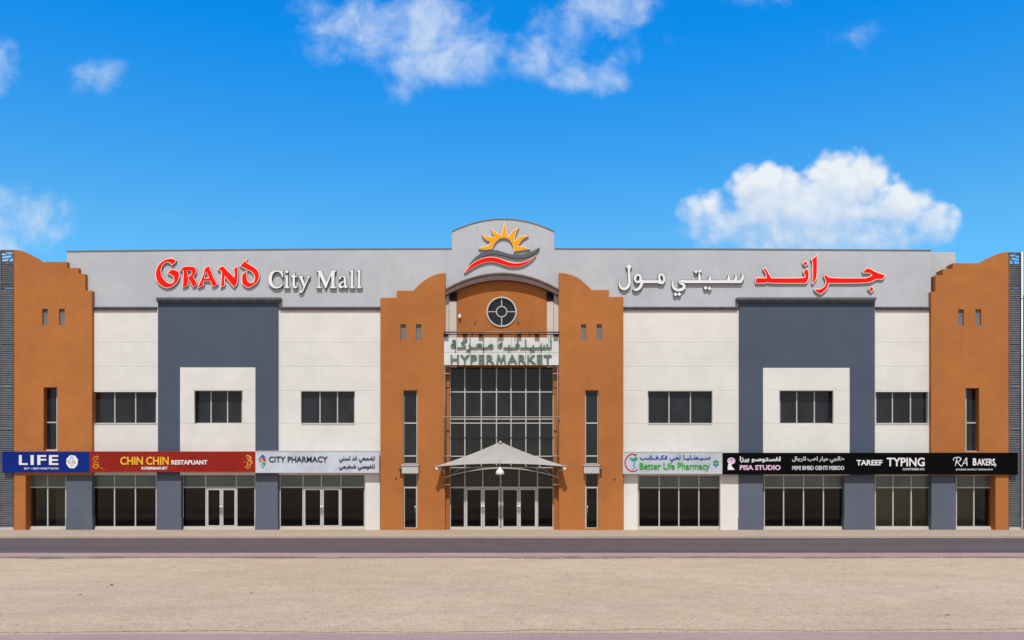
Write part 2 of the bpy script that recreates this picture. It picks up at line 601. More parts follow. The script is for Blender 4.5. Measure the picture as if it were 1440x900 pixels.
g = MB()
BIG = 3000
n = 60
g.add([(-BIG, -BIG, -.125), (BIG, -BIG, -.125), (BIG, BIG, -.125), (-BIG, BIG, -.125)], [(0, 1, 2, 3)], M['sand'])
g.build('ground', kind='structure', recalc=False)

# uneven sand sheet between the two paved strips, lying on the ground
YK, YR = -5.9, -16.5          # kerb line, far road edge
YS = -18.3
g = MB()
nx, ny = 150, 60
x0, x1, ya, yb = -45, 45, -34.4, YS
vs = []
for j in range(ny + 1):
    for i in range(nx + 1):
        x = x0 + (x1 - x0) * i / nx; y = ya + (yb - ya) * j / ny
        e = min(1, min(j, ny - j) / 4, min(i, nx - i) / 4)
        h = .022 * math.sin(x * .7 + 1.3 * math.sin(y * .5)) * math.sin(y * 1.1 + .6 * math.sin(x * .37)) + random.uniform(-.008, .012)
        yj = y
        if j == ny: yj = y + .10 * math.sin(x * .45) + random.uniform(-.05, .05) + .06 * math.sin(x * 1.7)
        if j == 0: yj = y + .016 * x + .1 * math.sin(x * .8) + random.uniform(-.08, .08)
        if j == 1: yj = y + .008 * x
        vs.append((x, yj, -.118 + (.035 + h) * e + (.022 if j == ny else 0)))
fs = [(j * (nx + 1) + i, j * (nx + 1) + i + 1, (j + 1) * (nx + 1) + i + 1, (j + 1) * (nx + 1) + i) for j in range(ny) for i in range(nx)]
g.add(vs, fs, M['sand'], True)
g.build('sand_lot', kind='structure', recalc=False)

g = MB(); g.box((-200, YR, -.3), (200, YK - .15, -.120), M['road']); g.build('road', kind='structure')
g = MB(); g.box((-80, YK, -.3), (80, .6, 0.0), M['walk']); g.build('pavement', kind='structure')
g = MB(); g.box((-80, YK - .15, -.3), (80, YK - .004, .004), M['kerb']); g.build('kerb', kind='structure', bev=.015)
g = MB(); g.box((-200, YS - .2, -.3), (200, YR - .004, -.075), M['pink']); g.build('paved_verge', kind='structure', bev=.01)
g = MB()
g.add([(-60, -49.9, -.112), (60, -49.9, -.112), (60, -33.8, -.112), (-60, -35.6, -.112)], [(0, 1, 2, 3)], M['pink'])
g.build('paved_path', kind='structure', recalc=False)

# low sand ridge along the verge, its shadow line painted in as dark brown
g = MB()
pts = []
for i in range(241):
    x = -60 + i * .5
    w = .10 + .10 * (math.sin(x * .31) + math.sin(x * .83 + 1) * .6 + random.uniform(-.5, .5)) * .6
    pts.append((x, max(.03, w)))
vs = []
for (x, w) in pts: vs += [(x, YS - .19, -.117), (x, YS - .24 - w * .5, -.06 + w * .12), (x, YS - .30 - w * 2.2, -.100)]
g.add(vs, [q for i in range(240) for q in ((i * 3, i * 3 + 1, i * 3 + 4, i * 3 + 3), (i * 3 + 1, i * 3 + 2, i * 3 + 5, i * 3 + 4))], M['ridge_shade'])
g.build('ridge_shade_strip', kind='structure')

# pebbles scattered over the sand
g = MB()
for i in range(16000):
    d = 15.2 + 16.2 * random.random() ** 1.35
    y = -DIST + d
    x = random.uniform(-.62, .62) * d * 1.02 + .2
    r = random.uniform(.007, .017) * (d / 20) * (1.0 if random.random() < .95 else 1.8)
    a = random.random() * 6.28
    ca, sa = math.cos(a) * r, math.sin(a) * r
    q = random.uniform(.6, 1.3)
    z = -.088
    v = [(x + ca, y + sa, z), (x - sa * q, y + ca * q, z), (x - ca * q, y - sa, z), (x + sa, y - ca * q, z), (x + random.uniform(-.3, .3) * r, y, z + r * random.uniform(.5, .9))]
    g.add(v, [(0, 1, 4), (1, 2, 4), (2, 3, 4), (3, 0, 4)], M['stone_dark'] if random.random() < .07 else M['pebble'], False)
g.build('pebbles', kind='stuff', recalc=False, label='small pebbles scattered over the sandy lot', cat='pebbles')

# ------------------------------------------------------------------ the mall building
B = empty('mall_building', (0, 0, 0), 'two storey mall with ochre stepped towers, white walls and pale grey parapet', 'building')
YT = -.25                     # face of the towers and piers

# body: side walls, back, roof, floors
g = MB()
xl, xr = P(19.5, 0, .5).x, P(1418, 0, .5).x
zr = Z(404)
g.box((xl, .36, zr - .3), (xr, 26, zr), M['roof'])
g.build('roof', B)
g = MB()
g.box((xl, .52, -.1), (xl + .3, 26, zr - .31), M['beige'])
g.box((xr - .3, .52, -.1), (xr, 26, zr - .31), M['beige'])
g.box((xl + .31, 25.7, -.1), (xr - .31, 26, zr - .31), M['beige'])
g.build('outer_wall', B)
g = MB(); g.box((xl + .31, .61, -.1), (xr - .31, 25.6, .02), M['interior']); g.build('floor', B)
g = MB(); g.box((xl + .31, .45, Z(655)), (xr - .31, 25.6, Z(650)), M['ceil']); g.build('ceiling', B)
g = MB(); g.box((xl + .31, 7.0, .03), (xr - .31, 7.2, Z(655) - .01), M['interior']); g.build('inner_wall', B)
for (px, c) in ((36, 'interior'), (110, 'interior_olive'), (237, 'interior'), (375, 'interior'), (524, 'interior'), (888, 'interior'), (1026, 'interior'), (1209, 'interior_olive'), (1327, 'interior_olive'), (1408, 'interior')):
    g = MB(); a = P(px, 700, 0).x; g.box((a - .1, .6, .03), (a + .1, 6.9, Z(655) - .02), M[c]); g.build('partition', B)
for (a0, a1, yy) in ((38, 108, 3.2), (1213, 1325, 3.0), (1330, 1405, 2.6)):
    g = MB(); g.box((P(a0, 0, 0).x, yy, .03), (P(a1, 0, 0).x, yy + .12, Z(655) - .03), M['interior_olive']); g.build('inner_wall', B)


def slit_holes(*h): return [rect(*q) for q in h]


# stepped end towers
tl = [(19.5, 747), (19.5, 351.2)] + [(19.5 + 37.2 * i / 14, 351.2 + 16.8 * (i / 14) ** 2) for i in range(1, 15)] + \
     [(94.2, 368), (94.2, 376.6), (110.4, 376.6), (110.4, 385), (119.8, 385), (119.8, 408.5), (129.4, 408.5), (129.4, 668), (36, 668), (36, 747)]
solid('tower_wall', [tl] + slit_holes((61.2, 80.6, 544.8, 634), (59.4, 67.2, 434.4, 457.4), (83, 90.8, 434.4, 457.4)), YT, .5, M['orange'], B, bev=.02)
tr = [(1418.4, 747), (1418.4, 354)] + [(1418.4 - 38.4 * i / 14, 354 + 15.8 * (i / 14) ** 1.9) for i in range(1, 15)] + \
     [(1340, 369.8), (1340, 378.2), (1325.6, 378.2), (1325.6, 387), (1315.6, 387), (1315.6, 410), (1309.4, 410), (1309.4, 668), (1400, 668), (1400, 747)]
solid('tower_wall', [tr] + slit_holes((1357.8, 1377, 546, 635), (1347.6, 1355.3, 435, 458), (1372, 1379.7, 435, 458)), YT, .5, M['orange'], B, bev=.02)

# entrance piers
pl = [(534.8, 747), (534.8, 418.6), (558, 418.6), (558, 408.6), (581.5, 408.6), (586, 403.4), (591, 398.8), (597.5, 393.6), (604.7, 389.2), (611.5, 386.4), (618.5, 384.5), (626, 383.6), (626, 747)]
solid('entrance_pier', [pl] + slit_holes((567.2, 587, 549, 743), (563.2, 570.6, 456, 478.7), (585, 592.5, 456, 478.7)), YT, .35, M['orange'], B, bev=.02)
pr = [(876.7, 747), (876.7, 417.4), (856.4, 417.4), (856.4, 407.6), (832, 407.6), (827.5, 402.8), (823, 398.5), (818, 394.3), (812.7, 390.5), (806, 387.2), (799, 385.1), (792, 383.9), (785.8, 383.5), (785.8, 747)]
solid('entrance_pier', [pr] + slit_holes((822.8, 841.4, 549, 743), (817, 824.2, 456, 478.7), (839, 846.4, 456, 478.7)), YT, .35, M['orange'], B, bev=.02)
for (a, b, c, d) in ((59.4, 67.2, 434.4, 457.4), (83, 90.8, 434.4, 457.4), (1347.6, 1355.3, 435, 458), (1372, 1379.7, 435, 458), (563.2, 570.6, 456, 478.7), (585, 592.5, 456, 478.7), (817, 824.2, 456, 478.7), (839, 846.4, 456, 478.7)):
    g = MB(); g.pbox(a - .5, b + .5, c - .5, d + .5, YT + .12, YT + .2, M['slot']); g.build('slot_panel', B)

# pale grey parapet with the arched centre
pp = [(93.8, 434), (93.8, 353.6), (220, 352.2), (420, 350.6), (635.6, 349.8), (635.6, 326)]
for i in range(1, 24):
    t = i / 24
    xx = 635.6 + (779.4 - 635.6) * t
    pp.append((xx, 326 - 17.6 * (1 - (2 * t - 1) ** 2)))
pp += [(779.4, 326), (779.4, 349.8), (1000, 350.4), (1309.4, 352.2), (1309.4, 434), (772, 434), (772, 413), (639, 413), (639, 434)]
solid('parapet', [pp], .06, .42, M['parapet'], B, bev=.02)
solid('parapet', [rect(1306, 1343.6, 354.6, 434)], .5, .85, M['parapet'], B, bev=.02)
# thin metal capping along the parapet
cap = MB()
for (a, b) in (((93.2, 353.2), (220, 351.8)), ((220, 351.8), (420, 350.2)), ((420, 350.2), (635.2, 349.4)), ((779.8, 349.4), (1000, 350.0)), ((1000, 350.0), (1309.6, 351.8))):
    p, q = P(*a, .03), P(*b, .03)
    cap.add([(p.x, .03, p.z - .035), (q.x, .03, q.z - .035), (q.x, .03, q.z + .03), (p.x, .03, p.z + .03), (p.x, .45, p.z - .035), (q.x, .45, q.z - .035), (q.x, .45, q.z + .03), (p.x, .45, p.z + .03)],
            [(0, 1, 2, 3), (4, 7, 6, 5), (3, 2, 6, 7), (0, 4, 5, 1), (0, 3, 7, 4), (1, 5, 6, 2)], M['slot'])
top = [(635.2, 325.4)] + [(635.6 + 143.8 * i / 24, 325.4 - 17.6 * (1 - (2 * i / 24 - 1) ** 2)) for i in range(1, 24)] + [(779.8, 325.4)]
for p_, q_ in zip(top, top[1:]):
    p, q = P(*p_, .03), P(*q_, .03)
    cap.add([(p.x, .03, p.z - .03), (q.x, .03, q.z - .03), (q.x, .03, q.z + .03), (p.x, .03, p.z + .03), (p.x, .45, p.z - .03), (q.x, .45, q.z - .03), (q.x, .45, q.z + .03), (p.x, .45, p.z + .03)],
            [(0, 1, 2, 3), (4, 7, 6, 5), (3, 2, 6, 7), (0, 4, 5, 1)], M['slot'])
cap.build('parapet_cap', B)

# white upper walls with their window openings
WIN = [(131.8, 220.4, 551, 595.8, (161.4, 190.8)), (273.2, 341, 549.4, 595.8, (296.8, 320)), (423.2, 499.2, 550, 596, (450, 474.6)),
       (910.8, 1001.8, 549.8, 596, (940.8, 971)), (1096, 1172, 549.4, 596, (1120.4, 1145.2)), (1231, 1305.8, 551, 596, (1255, 1280.4))]
solid('upper_wall', [rect(127, 537, 434.5, 668)] + [rect(*w[:4]) for w in (WIN[0], (272.6, 341.6, 549, 596.2), WIN[2])], 0, .34, M['white'], B)
solid('upper_wall', [rect(875, 1312, 434.5, 668)] + [rect(*w[:4]) for w in (WIN[3], (1095.4, 1172.6, 549, 596.4), WIN[5])], 0, .34, M['white'], B)
# slate blue frames with a white field
solid('frame_panel', [[(222, 668), (222, 424.5), (391, 424.5), (391, 668), (359.2, 668), (359.2, 516.6), (253, 516.6), (253, 668)]], -.12, -.004, M['slate'], B, bev=.012)
solid('white_field', [rect(253.1, 359.1, 516.7, 668), rect(273.2, 341, 549.4, 595.8)], -.155, -.005, M['white'], B, bev=.012)
solid('frame_panel', [[(1039.6, 668), (1039.6, 424.5), (1230.4, 424.5), (1230.4, 668), (1195, 668), (1195, 517.2), (1073, 517.2), (1073, 668)]], -.12, -.004, M['slate'], B, bev=.012)
solid('white_field', [rect(1073.1, 1194.9, 517.3, 668), rect(1096, 1172, 549.4, 596)], -.155, -.005, M['white'], B, bev=.012)
# cornices
for (a, b) in ((219, 394.4), (1036.6, 1232.6)):
    g = MB(); g.pbox(a, b, 418, 421.6, -.36, .05, M['trim']); g.pbox(a + 1.4, b - 1.4, 421.5, 424.8, -.26, .05, M['trim'])
    g.build('cornice', B, bev=.015)
for (a, b) in ((129.8, 219.6), (394, 534.6), (877, 1037.4), (1232, 1309.2)):
    g = MB(); g.pbox(a, b, 431.2, 433.2, -.14, .05, M['trim']); g.pbox(a, b, 433.1, 436.2, -.09, .05, M['trim'])
    g.build('cornice', B, bev=.01)


def window(x0, x1, y0, y1, mull, parent, Yf=.22, fw=1.3, trans=(), pane='pane', name='window', left=True, fm='frame', sill=True, mw=1.5):
    """aluminium frame; the glazing is its child"""
    g = MB()
    d = .07
    g.pbox(x0, x0 + fw, y0, y1, Yf, Yf + d, M[fm]); g.pbox(x1 - fw, x1, y0, y1, Yf, Yf + d, M[fm])
    g.pbox(x0 + fw, x1 - fw, y0, y0 + .8, Yf + .003, Yf + d, M[fm]); g.pbox(x0 + fw, x1 - fw, y1 - 1.2, y1, Yf + .003, Yf + d, M[fm])
    for m in mull: g.pbox(m - mw / 2, m + mw / 2, y0 + .5, y1 - .5, Yf - .012, Yf + d, M[fm])
    for t in trans: g.pbox(x0 + .5, x1 - .5, t - .9, t + .9, Yf - .007, Yf + d, M[fm])
    o = g.build(name, parent)
    g = MB(); g.pbox(x0 + .3, x1 - .3, y0 + .3, y1 - .3, Yf + .035, Yf + .05, M[pane]); g.build('pane', o)
    if sill:
        g = MB(); g.pbox(x0 - .2, x1 + .2, y1 - .5, y1 + 1.1, -.02, Yf - .013, M['frame']); g.build('sill', o)
    return o


for (i, (a, b, c, d, mu)) in enumerate(WIN):
    w = window(a, b, c, d, mu, B, sill=i not in (1, 4))
for (a, b, c, d, t) in ((61.2, 80.6, 544.8, 634.2, 594), (1357.8, 1377, 546, 635.2, 594.6)):
    window(a, b, c, d, (), B, Yf=.12, trans=(t,), name='slit_window', sill=False)
for (a, b) in ((567.2, 587), (822.8, 841.4)):
    window(a, b, 549, 652.5, (), B, Yf=-.06, trans=(595, 641.2), name='slit_window', sill=False)
    window(a, b, 666, 685.8, (), B, Yf=-.05, name='slit_window', sill=False, pane='pane_cw')
    w = window(a, b, 685.8, 743, (), B, Yf=-.06, fw=2.0, name='side_door', sill=False, pane='shop_glass')
    g = MB(); q = P(b - 3.2 if a < 700 else a + 3.2, 716, -.06); g.tube([q + Vector((0, -.06, -.2)), q + Vector((0, -.06, .2))], .018, M['handle']); g.build('door_handle', w)
# light back wall just behind the side doors
for (a, b) in ((560, 596), (814, 850)):
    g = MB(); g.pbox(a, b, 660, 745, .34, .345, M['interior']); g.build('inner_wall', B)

# ground floor: lintel, piers, pillars, plinths
g = MB(); g.pbox(36.2, 534, 632, 667.2, .02, .4, M['beige']); g.build('lintel', B)
g = MB(); g.pbox(877, 1399.8, 634, 668, .02, .4, M['beige']); g.build('lintel', B)
for (a, b, m, yf) in ((93, 129.4, 'slate2', -.05), (220.4, 254.6, 'slate2', -.05), (359.2, 390.6, 'slate2', -.05), (513.4, 534.4, 'white', -.02),
                      (877, 897, 'white', -.02), (1013, 1038.6, 'white', -.02), (1038.8, 1073, 'slate2', -.05), (1187.4, 1230, 'slate2', -.05), (1310, 1343.8, 'slate2', -.05)):
    g = MB(); g.pbox(a, b, 655, 746.5, yf, .56, M[m]); g.build('pillar', B, bev=.015)
    if m == 'slate2':
        g = MB(); g.pbox(a - .6, b + .6, 728.2, 746.5, yf - .025, .30, M['slate2']); g.build('plinth', B, bev=.012)


def shop_front(x0, x1, top, mull, tm, trans, doors=(), bot=742, glass='shop_glass'):
    Yf = .26
    g = MB(); d = .09; fm = M['frame']
    g.pbox(x0, x0 + 1.5, top, bot, Yf, Yf + d, fm); g.pbox(x1 - 1.5, x1, top, bot, Yf, Yf + d, fm)
    g.pbox(x0 + 1.5, x1 - 1.5, top, top + 1.2, Yf + .003, Yf + d, fm)
    g.pbox(x0 + .7, x1 - .7, trans - 1, trans + 1, Yf - .010, Yf + d, fm)
    for m in tm: g.pbox(m - .75, m + .75, top + .5, trans, Yf - .004, Yf + d, fm)
    for m in mull: g.pbox(m - .78, m + .78, trans, bot - .2, Yf - .006, Yf + d, fm)
    g.pbox(x0 + 1.5, x1 - 1.5, bot - 2.0, bot, Yf + .003, Yf + d, fm)
    g.pbox(x0 - 1, x1 + 1, bot - .2, 746, Yf - .06, Yf + .3, M['beige'])
    o = g.build('shop_front', B)
    g = MB(); g.pbox(x0 + .5, x1 - .5, top + .5, trans - .2, Yf + .045, Yf + .06, M['transom']); g.build('transom_pane', o)
    g = MB(); g.pbox(x0 + .5, x1 - .5, trans + .2, bot - .4, Yf + .046, Yf + .06, M[glass]); g.build('pane', o)
    for (a, b, hs) in doors:
        g = MB(); fw = 2.3
        g.pbox(a, a + fw, trans + 1.4, bot - .2, Yf - .03, Yf + .04, fm); g.pbox(b - fw, b, trans + 1.4, bot - .2, Yf - .03, Yf + .04, fm)
        g.pbox(a + fw, b - fw, trans + 1.4, trans + 3.8, Yf - .028, Yf + .04, fm); g.pbox(a + fw, b - fw, bot - 3.2, bot - .2, Yf - .028, Yf + .04, fm)
        g.build('door', o)
        hx = b - 1.2 if hs > 0 else a + 1.2
        q = P(hx, 716, Yf - .03)
        g = MB(); g.tube([q + Vector((0, -.07, -.25)), q + Vector((0, -.07, .25))], .02, M['handle'])
        for dz in (-.2, .2): g.tube([q + Vector((0, -.07, dz)), q + Vector((0, .02, dz))], .012, M['handle'], 6)
        g.build('door_handle', o)
    return o


shop_front(38.6, 93.2, 667, (67,), (67,), 685.2, glass='light_glass')
shop_front(131, 220.4, 667, (161, 190.4), (161, 190.4), 685.4)
shop_front(256.4, 359.2, 667, (289.6, 333), (289.3, 332.5), 685.2, ((290.6, 311.2, 1), (311.6, 332, -1)))
shop_front(393.2, 513.2, 667, (426, 479.6), (426, 452, 479.5), 685.2, ((427, 452.6, 1), (453, 478.6, -1)))
shop_front(897.4, 1012.8, 668, (927, 954.6, 982.8), (927, 954.6, 982.8), 685.7)
shop_front(1074, 1187.2, 668, (1102, 1130, 1158), (1102, 1130, 1158), 685.8)
shop_front(1230.2, 1309, 668, (1255.8, 1281.4), (1255.8, 1281.4), 685.6, glass='light_glass')
shop_front(1344.2, 1398, 668, (1369.6,), (1369.6,), 685.6, glass='light_glass')

# central bay: gable wall, round window, pilasters, curved brown cornice
gb = [(636, 516), (636, 411)] + [(636 + 139 * i / 20, 411 - 17 * (1 - (2 * i / 20 - 1) ** 2)) for i in range(1, 20)] + [(775, 411), (775, 516)]
circ = arc(705.4, 438.3, 20.6, 20.6, 0, 360, 40)[:-1]
solid('gable_wall', [gb, circ], .03, .3, M['orange_plain'], B)
for (a, b, yf) in ((631.6, 642, -.06), (626.2, 631.2, .0), (769.2, 778.2, -.06), (778.6, 785.6, .0)):
    g = MB(); g.pbox(a, b, 423 if yf < 0 else 414, 516, yf, .3, M['beige']); g.build('pilaster', B, bev=.01)
for (a, b) in ((632.6, 642.4), (769, 778.6)):
    g = MB(); g.pbox(a, b, 411, 423.2, -.1, .3, M['black']); g.build('corbel', B, bev=.01)
outer = [(626.2 + 159.4 * i / 28, 406.2 - 22.6 * (1 - abs(2 * i / 28 - 1) ** 2.0)) for i in range(29)]
inner = [(626.2 + 159.4 * i / 28, 415.6 - 21.8 * (1 - abs(2 * i / 28 - 1) ** 2.0)) for i in range(29)]
solid('arched_cornice', [outer + inner[::-1]], -.33, .05, M['arch'], B, bev=.015)
lip = [(x, y - .2) for (x, y) in outer] + [(x, y + 2.2) for (x, y) in outer][::-1]
solid('cornice_lip', [lip], -.37, -.332, M['arch'], B)

# round window
g = MB()
N_ = 48


def ring(g, cx, cy, r0, r1, Y0, Y1, mat, n=48):
    a = arc(cx, cy, r1, r1, 0, 360, n)[:-1]; b = arc(cx, cy, r0, r0, 0, 360, n)[:-1]
    g.prism([a, b], Y0, Y1, mat)


ring(g, 705.4, 438.3, 19.4, 21.4, -.03, .12, M['frame'])
ring(g, 705.4, 438.3, 6.6, 8.0, .04, .12, M['frame'])
for (a, b, c, d) in ((704.8, 706.1, 418, 431), (704.8, 706.1, 445.6, 458.6), (685.4, 698.2, 437.7, 438.9), (712.6, 725.4, 437.7, 438.9)):
    g.pbox(a, b, c, d, .05, .12, M['frame'])
rw = g.build('round_window', B)
g = MB(); g.prism([arc(705.4, 438.3, 20.4, 20.4, 0, 360, 48)[:-1]], .09, .11, M['pane']); g.build('pane', rw)

# glazed entrance: curtain wall, doors
g = MB(); Yc = .40; fm = M['frame']
for m in (633, 653.7, 676.8, 698.2, 718.7, 739.5, 759, 778):
    g.pbox(m - .75, m + .75, 514, 657.5, Yc - .05, Yc + .08, fm)
for m in (633, 653.7, 678.8, 704, 730, 755.8, 778):
    g.pbox(m - .75, m + .75, 657.5, 686, Yc - .05, Yc + .08, fm)
for m in (633, 653.4, 755.9, 778):
    g.pbox(m - .95, m + .95, 686, 743, Yc - .05, Yc + .08, fm)
for t in (551.2, 589.4, 595, 641.6, 657.5):
    g.pbox(632.6, 778.4, t - .7, t + .7, Yc - .042, Yc + .08, fm)
g.pbox(632.6, 778.4, 684.4, 686.6, Yc - .056, Yc + .08, fm)
for (a, b) in ((634, 652.6), (757, 777)):
    g.pbox(a, b, 740.6, 743, Yc - .04, Yc + .08, fm)
cw = g.build('curtain_wall', B)
g = MB(); g.pbox(632.6, 778.4, 513, 657.5, Yc, Yc + .02, M['pane_cw']); g.build('pane', cw, label='dark upper glazing')
g = MB(); g.pbox(632.6, 778.4, 657.5, 685, Yc, Yc + .02, M['pane_cw']); g.build('transom_pane', cw)
g = MB(); g.pbox(632.6, 778.4, 685.2, 743.4, Yc + .002, Yc + .02, M['shop_glass']); g.build('pane', cw, label='clear glazing round the doors')
for (a, b, hs) in ((654.6, 678.7, 1), (679.1, 703.6, -1), (705, 729.4, 1), (729.8, 754.8, -1)):
    g = MB(); fw = 2.5
    g.pbox(a, a + fw, 686.8, 743, Yc - .07, Yc - .006, fm); g.pbox(b - fw, b, 686.8, 743, Yc - .07, Yc - .006, fm)
    g.pbox(a + fw, b - fw, 686.8, 689, Yc - .068, Yc - .006, fm); g.pbox(a + fw, b - fw, 740.2, 743, Yc - .068, Yc - .006, fm)
    g.build('door', cw)
    if (a, hs) != (679.1, -1) or True:
        q = P(b - 1.2 if hs > 0 else a + 1.2, 714.5, Yc - .07)
        g = MB(); g.tube([q + Vector((0, -.07, -.2)), q + Vector((0, -.07, .2))], .03, M['handle'])
        for dz in (-.16, .16): g.tube([q + Vector((0, -.07, dz)), q + Vector((0, .02, dz))], .014, M['handle'], 6)
        g.build('door_handle', cw)
for (a, b) in ((626.2, 632.3), (778.7, 785.6)):
    g = MB(); g.pbox(a, b, 513.5, 746.5, .12, .5, M['orange_plain']); g.build('jamb', B, bev=.01)
g = MB(); g.pbox(632.4, 778.6, 742.8, 746.4, Yc - .1, Yc + .3, M['beige']); g.build('threshold', B)
# back walls closing the voids behind upper glazing
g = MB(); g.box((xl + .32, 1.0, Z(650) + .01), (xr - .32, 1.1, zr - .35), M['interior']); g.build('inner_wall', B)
# small rusty brackets and a conduit plate left on the gable wall
for (x, y0, y1) in ((668, 446, 456), (728.6, 445.6, 455)):
    g = MB(); g.pbox(x - .5, x + .5, y0, y1, -.01, .031, M['pipe']); g.pbox(x - 1.1, x + 1.1, (y0 + y1) / 2 + 1, y1 - 1, -.03, -.011, M['arch']); g.build('wall_bracket', B)
for (x, y) in ((557, 672.3), (864, 673.6)):
    g = MB(); q = P(x, y, YT); g.tube([q + Vector((0, -.03, 0)), q + Vector((0, .01, 0))], .06, M['arch'], 10); g.build('pipe_stub', B)


# ------------------------------------------------------------------ louvre screens at both ends
def louvre_screen(x0, x1, top, brk, label, lean):
    base = P((x0 + x1) / 2, 745, -.1); base.z = 0
    r = empty('louvre_screen', base, label, 'louvre screen', 'louvre screens at both ends of the mall')
    Y0 = -.16
    g = MB()
    g.pbox(x0, x0 + 1.6, top, 746, Y0, Y0 + .12, M['trim']); g.pbox(x1 - 1.0, x1, top, 746, Y0, Y0 + .12, M['trim'])
    g.pbox(x0, x1, top, top + 2.6, Y0 - .02, Y0 + .14, M['trim'])
    for yy in (483, 543.5, 603):
        g.pbox(x0 + 1.6, x1 - 1.0, yy - .8, yy + .8, Y0 - .01, Y0 + .1, M['screen'])
    g.pbox(x0 + .5, x1 - .2, 741.6, 746, Y0 - .03, Y0 + .15, M['frame'])
    g.build('frame', r)
    g = MB(); y = brk
    while y < 741:
        g.pbox(x0 + 1.6, x1 - 1.0, y, y + 1.9, Y0 + .02, Y0 + .05, M['screen']); y += 3.1
    x = x0 + 3.4
    while x < x1 - 2:
        g.pbox(x, x + .7, brk, 741, Y0 + .052, Y0 + .07, M['screen']); x += 2.6
    g.build('slats', r)
    g = MB(); g.pbox(x0 + .3, x1 - .3, brk - 2, 746, Y0 + .16, Y0 + .4, M['screen_back']); g.build('backing', r)
    g = MB()
    y = top + 16
    while y < brk - 3:
        g.pbox(x0 + 1.6, x1 - 1.0, y, y + .9, Y0 + .02, Y0 + .05, M['screen']); y += 2.6
    x = x0 + 3.4
    while x < x1 - 2:
        g.pbox(x, x + .8, top + 16, brk, Y0 + .052, Y0 + .08, M['screen']); x += 2.9
    g.pbox(x0 + 1.6, x1 - 1, top + 17.5, brk - 4, Y0 + .14, Y0 + .17, M['panel'])
    g.pbox(x0 + 1.6, x0 + 6, top + 17.5, brk, Y0 + .09, Y0 + .12, M['screen'])
    for t in (top + 16, brk - 11): g.pbox(x0 + 1.6, x1 - 1, t, t + 1.4, Y0, Y0 + .08, M['trim'])
    a, b = (x0 + 2, x1 - 1.5) if lean > 0 else (x1 - 1.5, x0 + 2)
    for (p, q) in (((a, top + 3), (b, top + 8)), ((b, top + 8), ((a + b) / 2 + (b - a) * .1, top + 16)), ((a, top + 9), (b, top + 6)), ((a, top + 13), (b, top + 11))):
        g.tube([P(*p, Y0 + .06), P(*q, Y0 + .06)], .03, M['trim'], 6)
    g.build('open_lattice', r)
    return r


louvre_screen(-.4, 19.2, 351.4, 408, 'dark grey louvre screen beside the tower above the blue signboard', 1)
louvre_screen(1418.7, 1436, 354.6, 408, 'dark grey louvre screen beside the tower next to the white downpipe', -1)
# stair block behind each screen
for (a, b) in ((-3, 19.2), (1418.7, 1443)):
    g = MB(); g.box((P(a, 0, .5).x, .55, -.1), (P(b, 0, .5).x, 20, Z(412)), M['screen_back']); g.build('stair_block', B)
g = MB(); q = P(1437.2, 746, -.25); t = P(1437.2, 354, -.25)
g.tube([q, t], .045, M['white_acr'], 10)
dp = g.build('downpipe', None, 'white vertical downpipe at the outer edge of the louvre screen', 'pipe')
g = MB()
for py in (420, 500, 580, 660, 730):
    p = P(1437.2, py, -.25); g.tube([p - Vector((0, 0, .03)), p + Vector((0, 0, .03))], .056, M['frame'], 10)
    g.box((p.x - .02, -.25, p.z - .02), (p.x + .02, -.05, p.z + .02), M['frame'])
g.build('clamps', dp)


# ------------------------------------------------------------------ lettering
FORMS = {'ا': (0xFE8D, 2), 'ب': (0xFE8F, 4), 'ة': (0xFE93, 2), 'ت': (0xFE95, 4), 'ث': (0xFE99, 4), 'ج': (0xFE9D, 4), 'ح': (0xFEA1, 4), 'خ': (0xFEA5, 4),
         'د': (0xFEA9, 2), 'ر': (0xFEAD, 2), 'ز': (0xFEAF, 2), 'س': (0xFEB1, 4), 'ش': (0xFEB5, 4), 'ص': (0xFEB9, 4), 'ض': (0xFEBD, 4), 'ط': (0xFEC1, 4),
         'ع': (0xFEC9, 4), 'غ': (0xFECD, 4), 'ف': (0xFED1, 4), 'ق': (0xFED5, 4), 'ك': (0xFED9, 4), 'ل': (0xFEDD, 4), 'م': (0xFEE1, 4), 'ن': (0xFEE5, 4),
         'ه': (0xFEE9, 4), 'و': (0xFEED, 2), 'ى': (0xFEEF, 2), 'ي': (0xFEF1, 4), 'ـ': (0x0640, 1)}


def shape_ar(s):
    out = []
    for i, c in enumerate(s):
        if c not in FORMS: out.append(c); continue
        base, n = FORMS[c]
        if c == 'ـ': out.append(c); continue
        pv = s[i - 1] if i else ' '; nx = s[i + 1] if i + 1 < len(s) else ' '
        jp = pv == 'ـ' or (pv in FORMS and FORMS[pv][1] == 4)
        jn = n == 4 and nx in FORMS
        out.append(chr(base + (3 if jp and jn else 2 if jn else 1 if jp else 0)))
    return ''.join(out)[::-1]


def text_mesh(s, bold=0.0, arabic=False, spacing=1.0):
    """flat glyphs as (verts, faces), one loose piece per glyph"""
    cu = bpy.data.curves.new('glyphs', 'FONT'); cu.body = shape_ar(s) if arabic else s
    cu.size = 1; cu.offset = bold; cu.resolution_u = 3; cu.space_character = spacing
    cu.fill_mode = 'FRONT'
    o = bpy.data.objects.new('glyphs', cu); COL.objects.link(o)
    dg = bpy.context.evaluated_depsgraph_get()
    me = bpy.data.meshes.new_from_object(o.evaluated_get(dg))
    vs = [v.co.copy() for v in me.vertices]; fs = [tuple(p.vertices) for p in me.polygons]
    bpy.data.objects.remove(o); bpy.data.curves.remove(cu); bpy.data.meshes.remove(me)
    return vs, fs


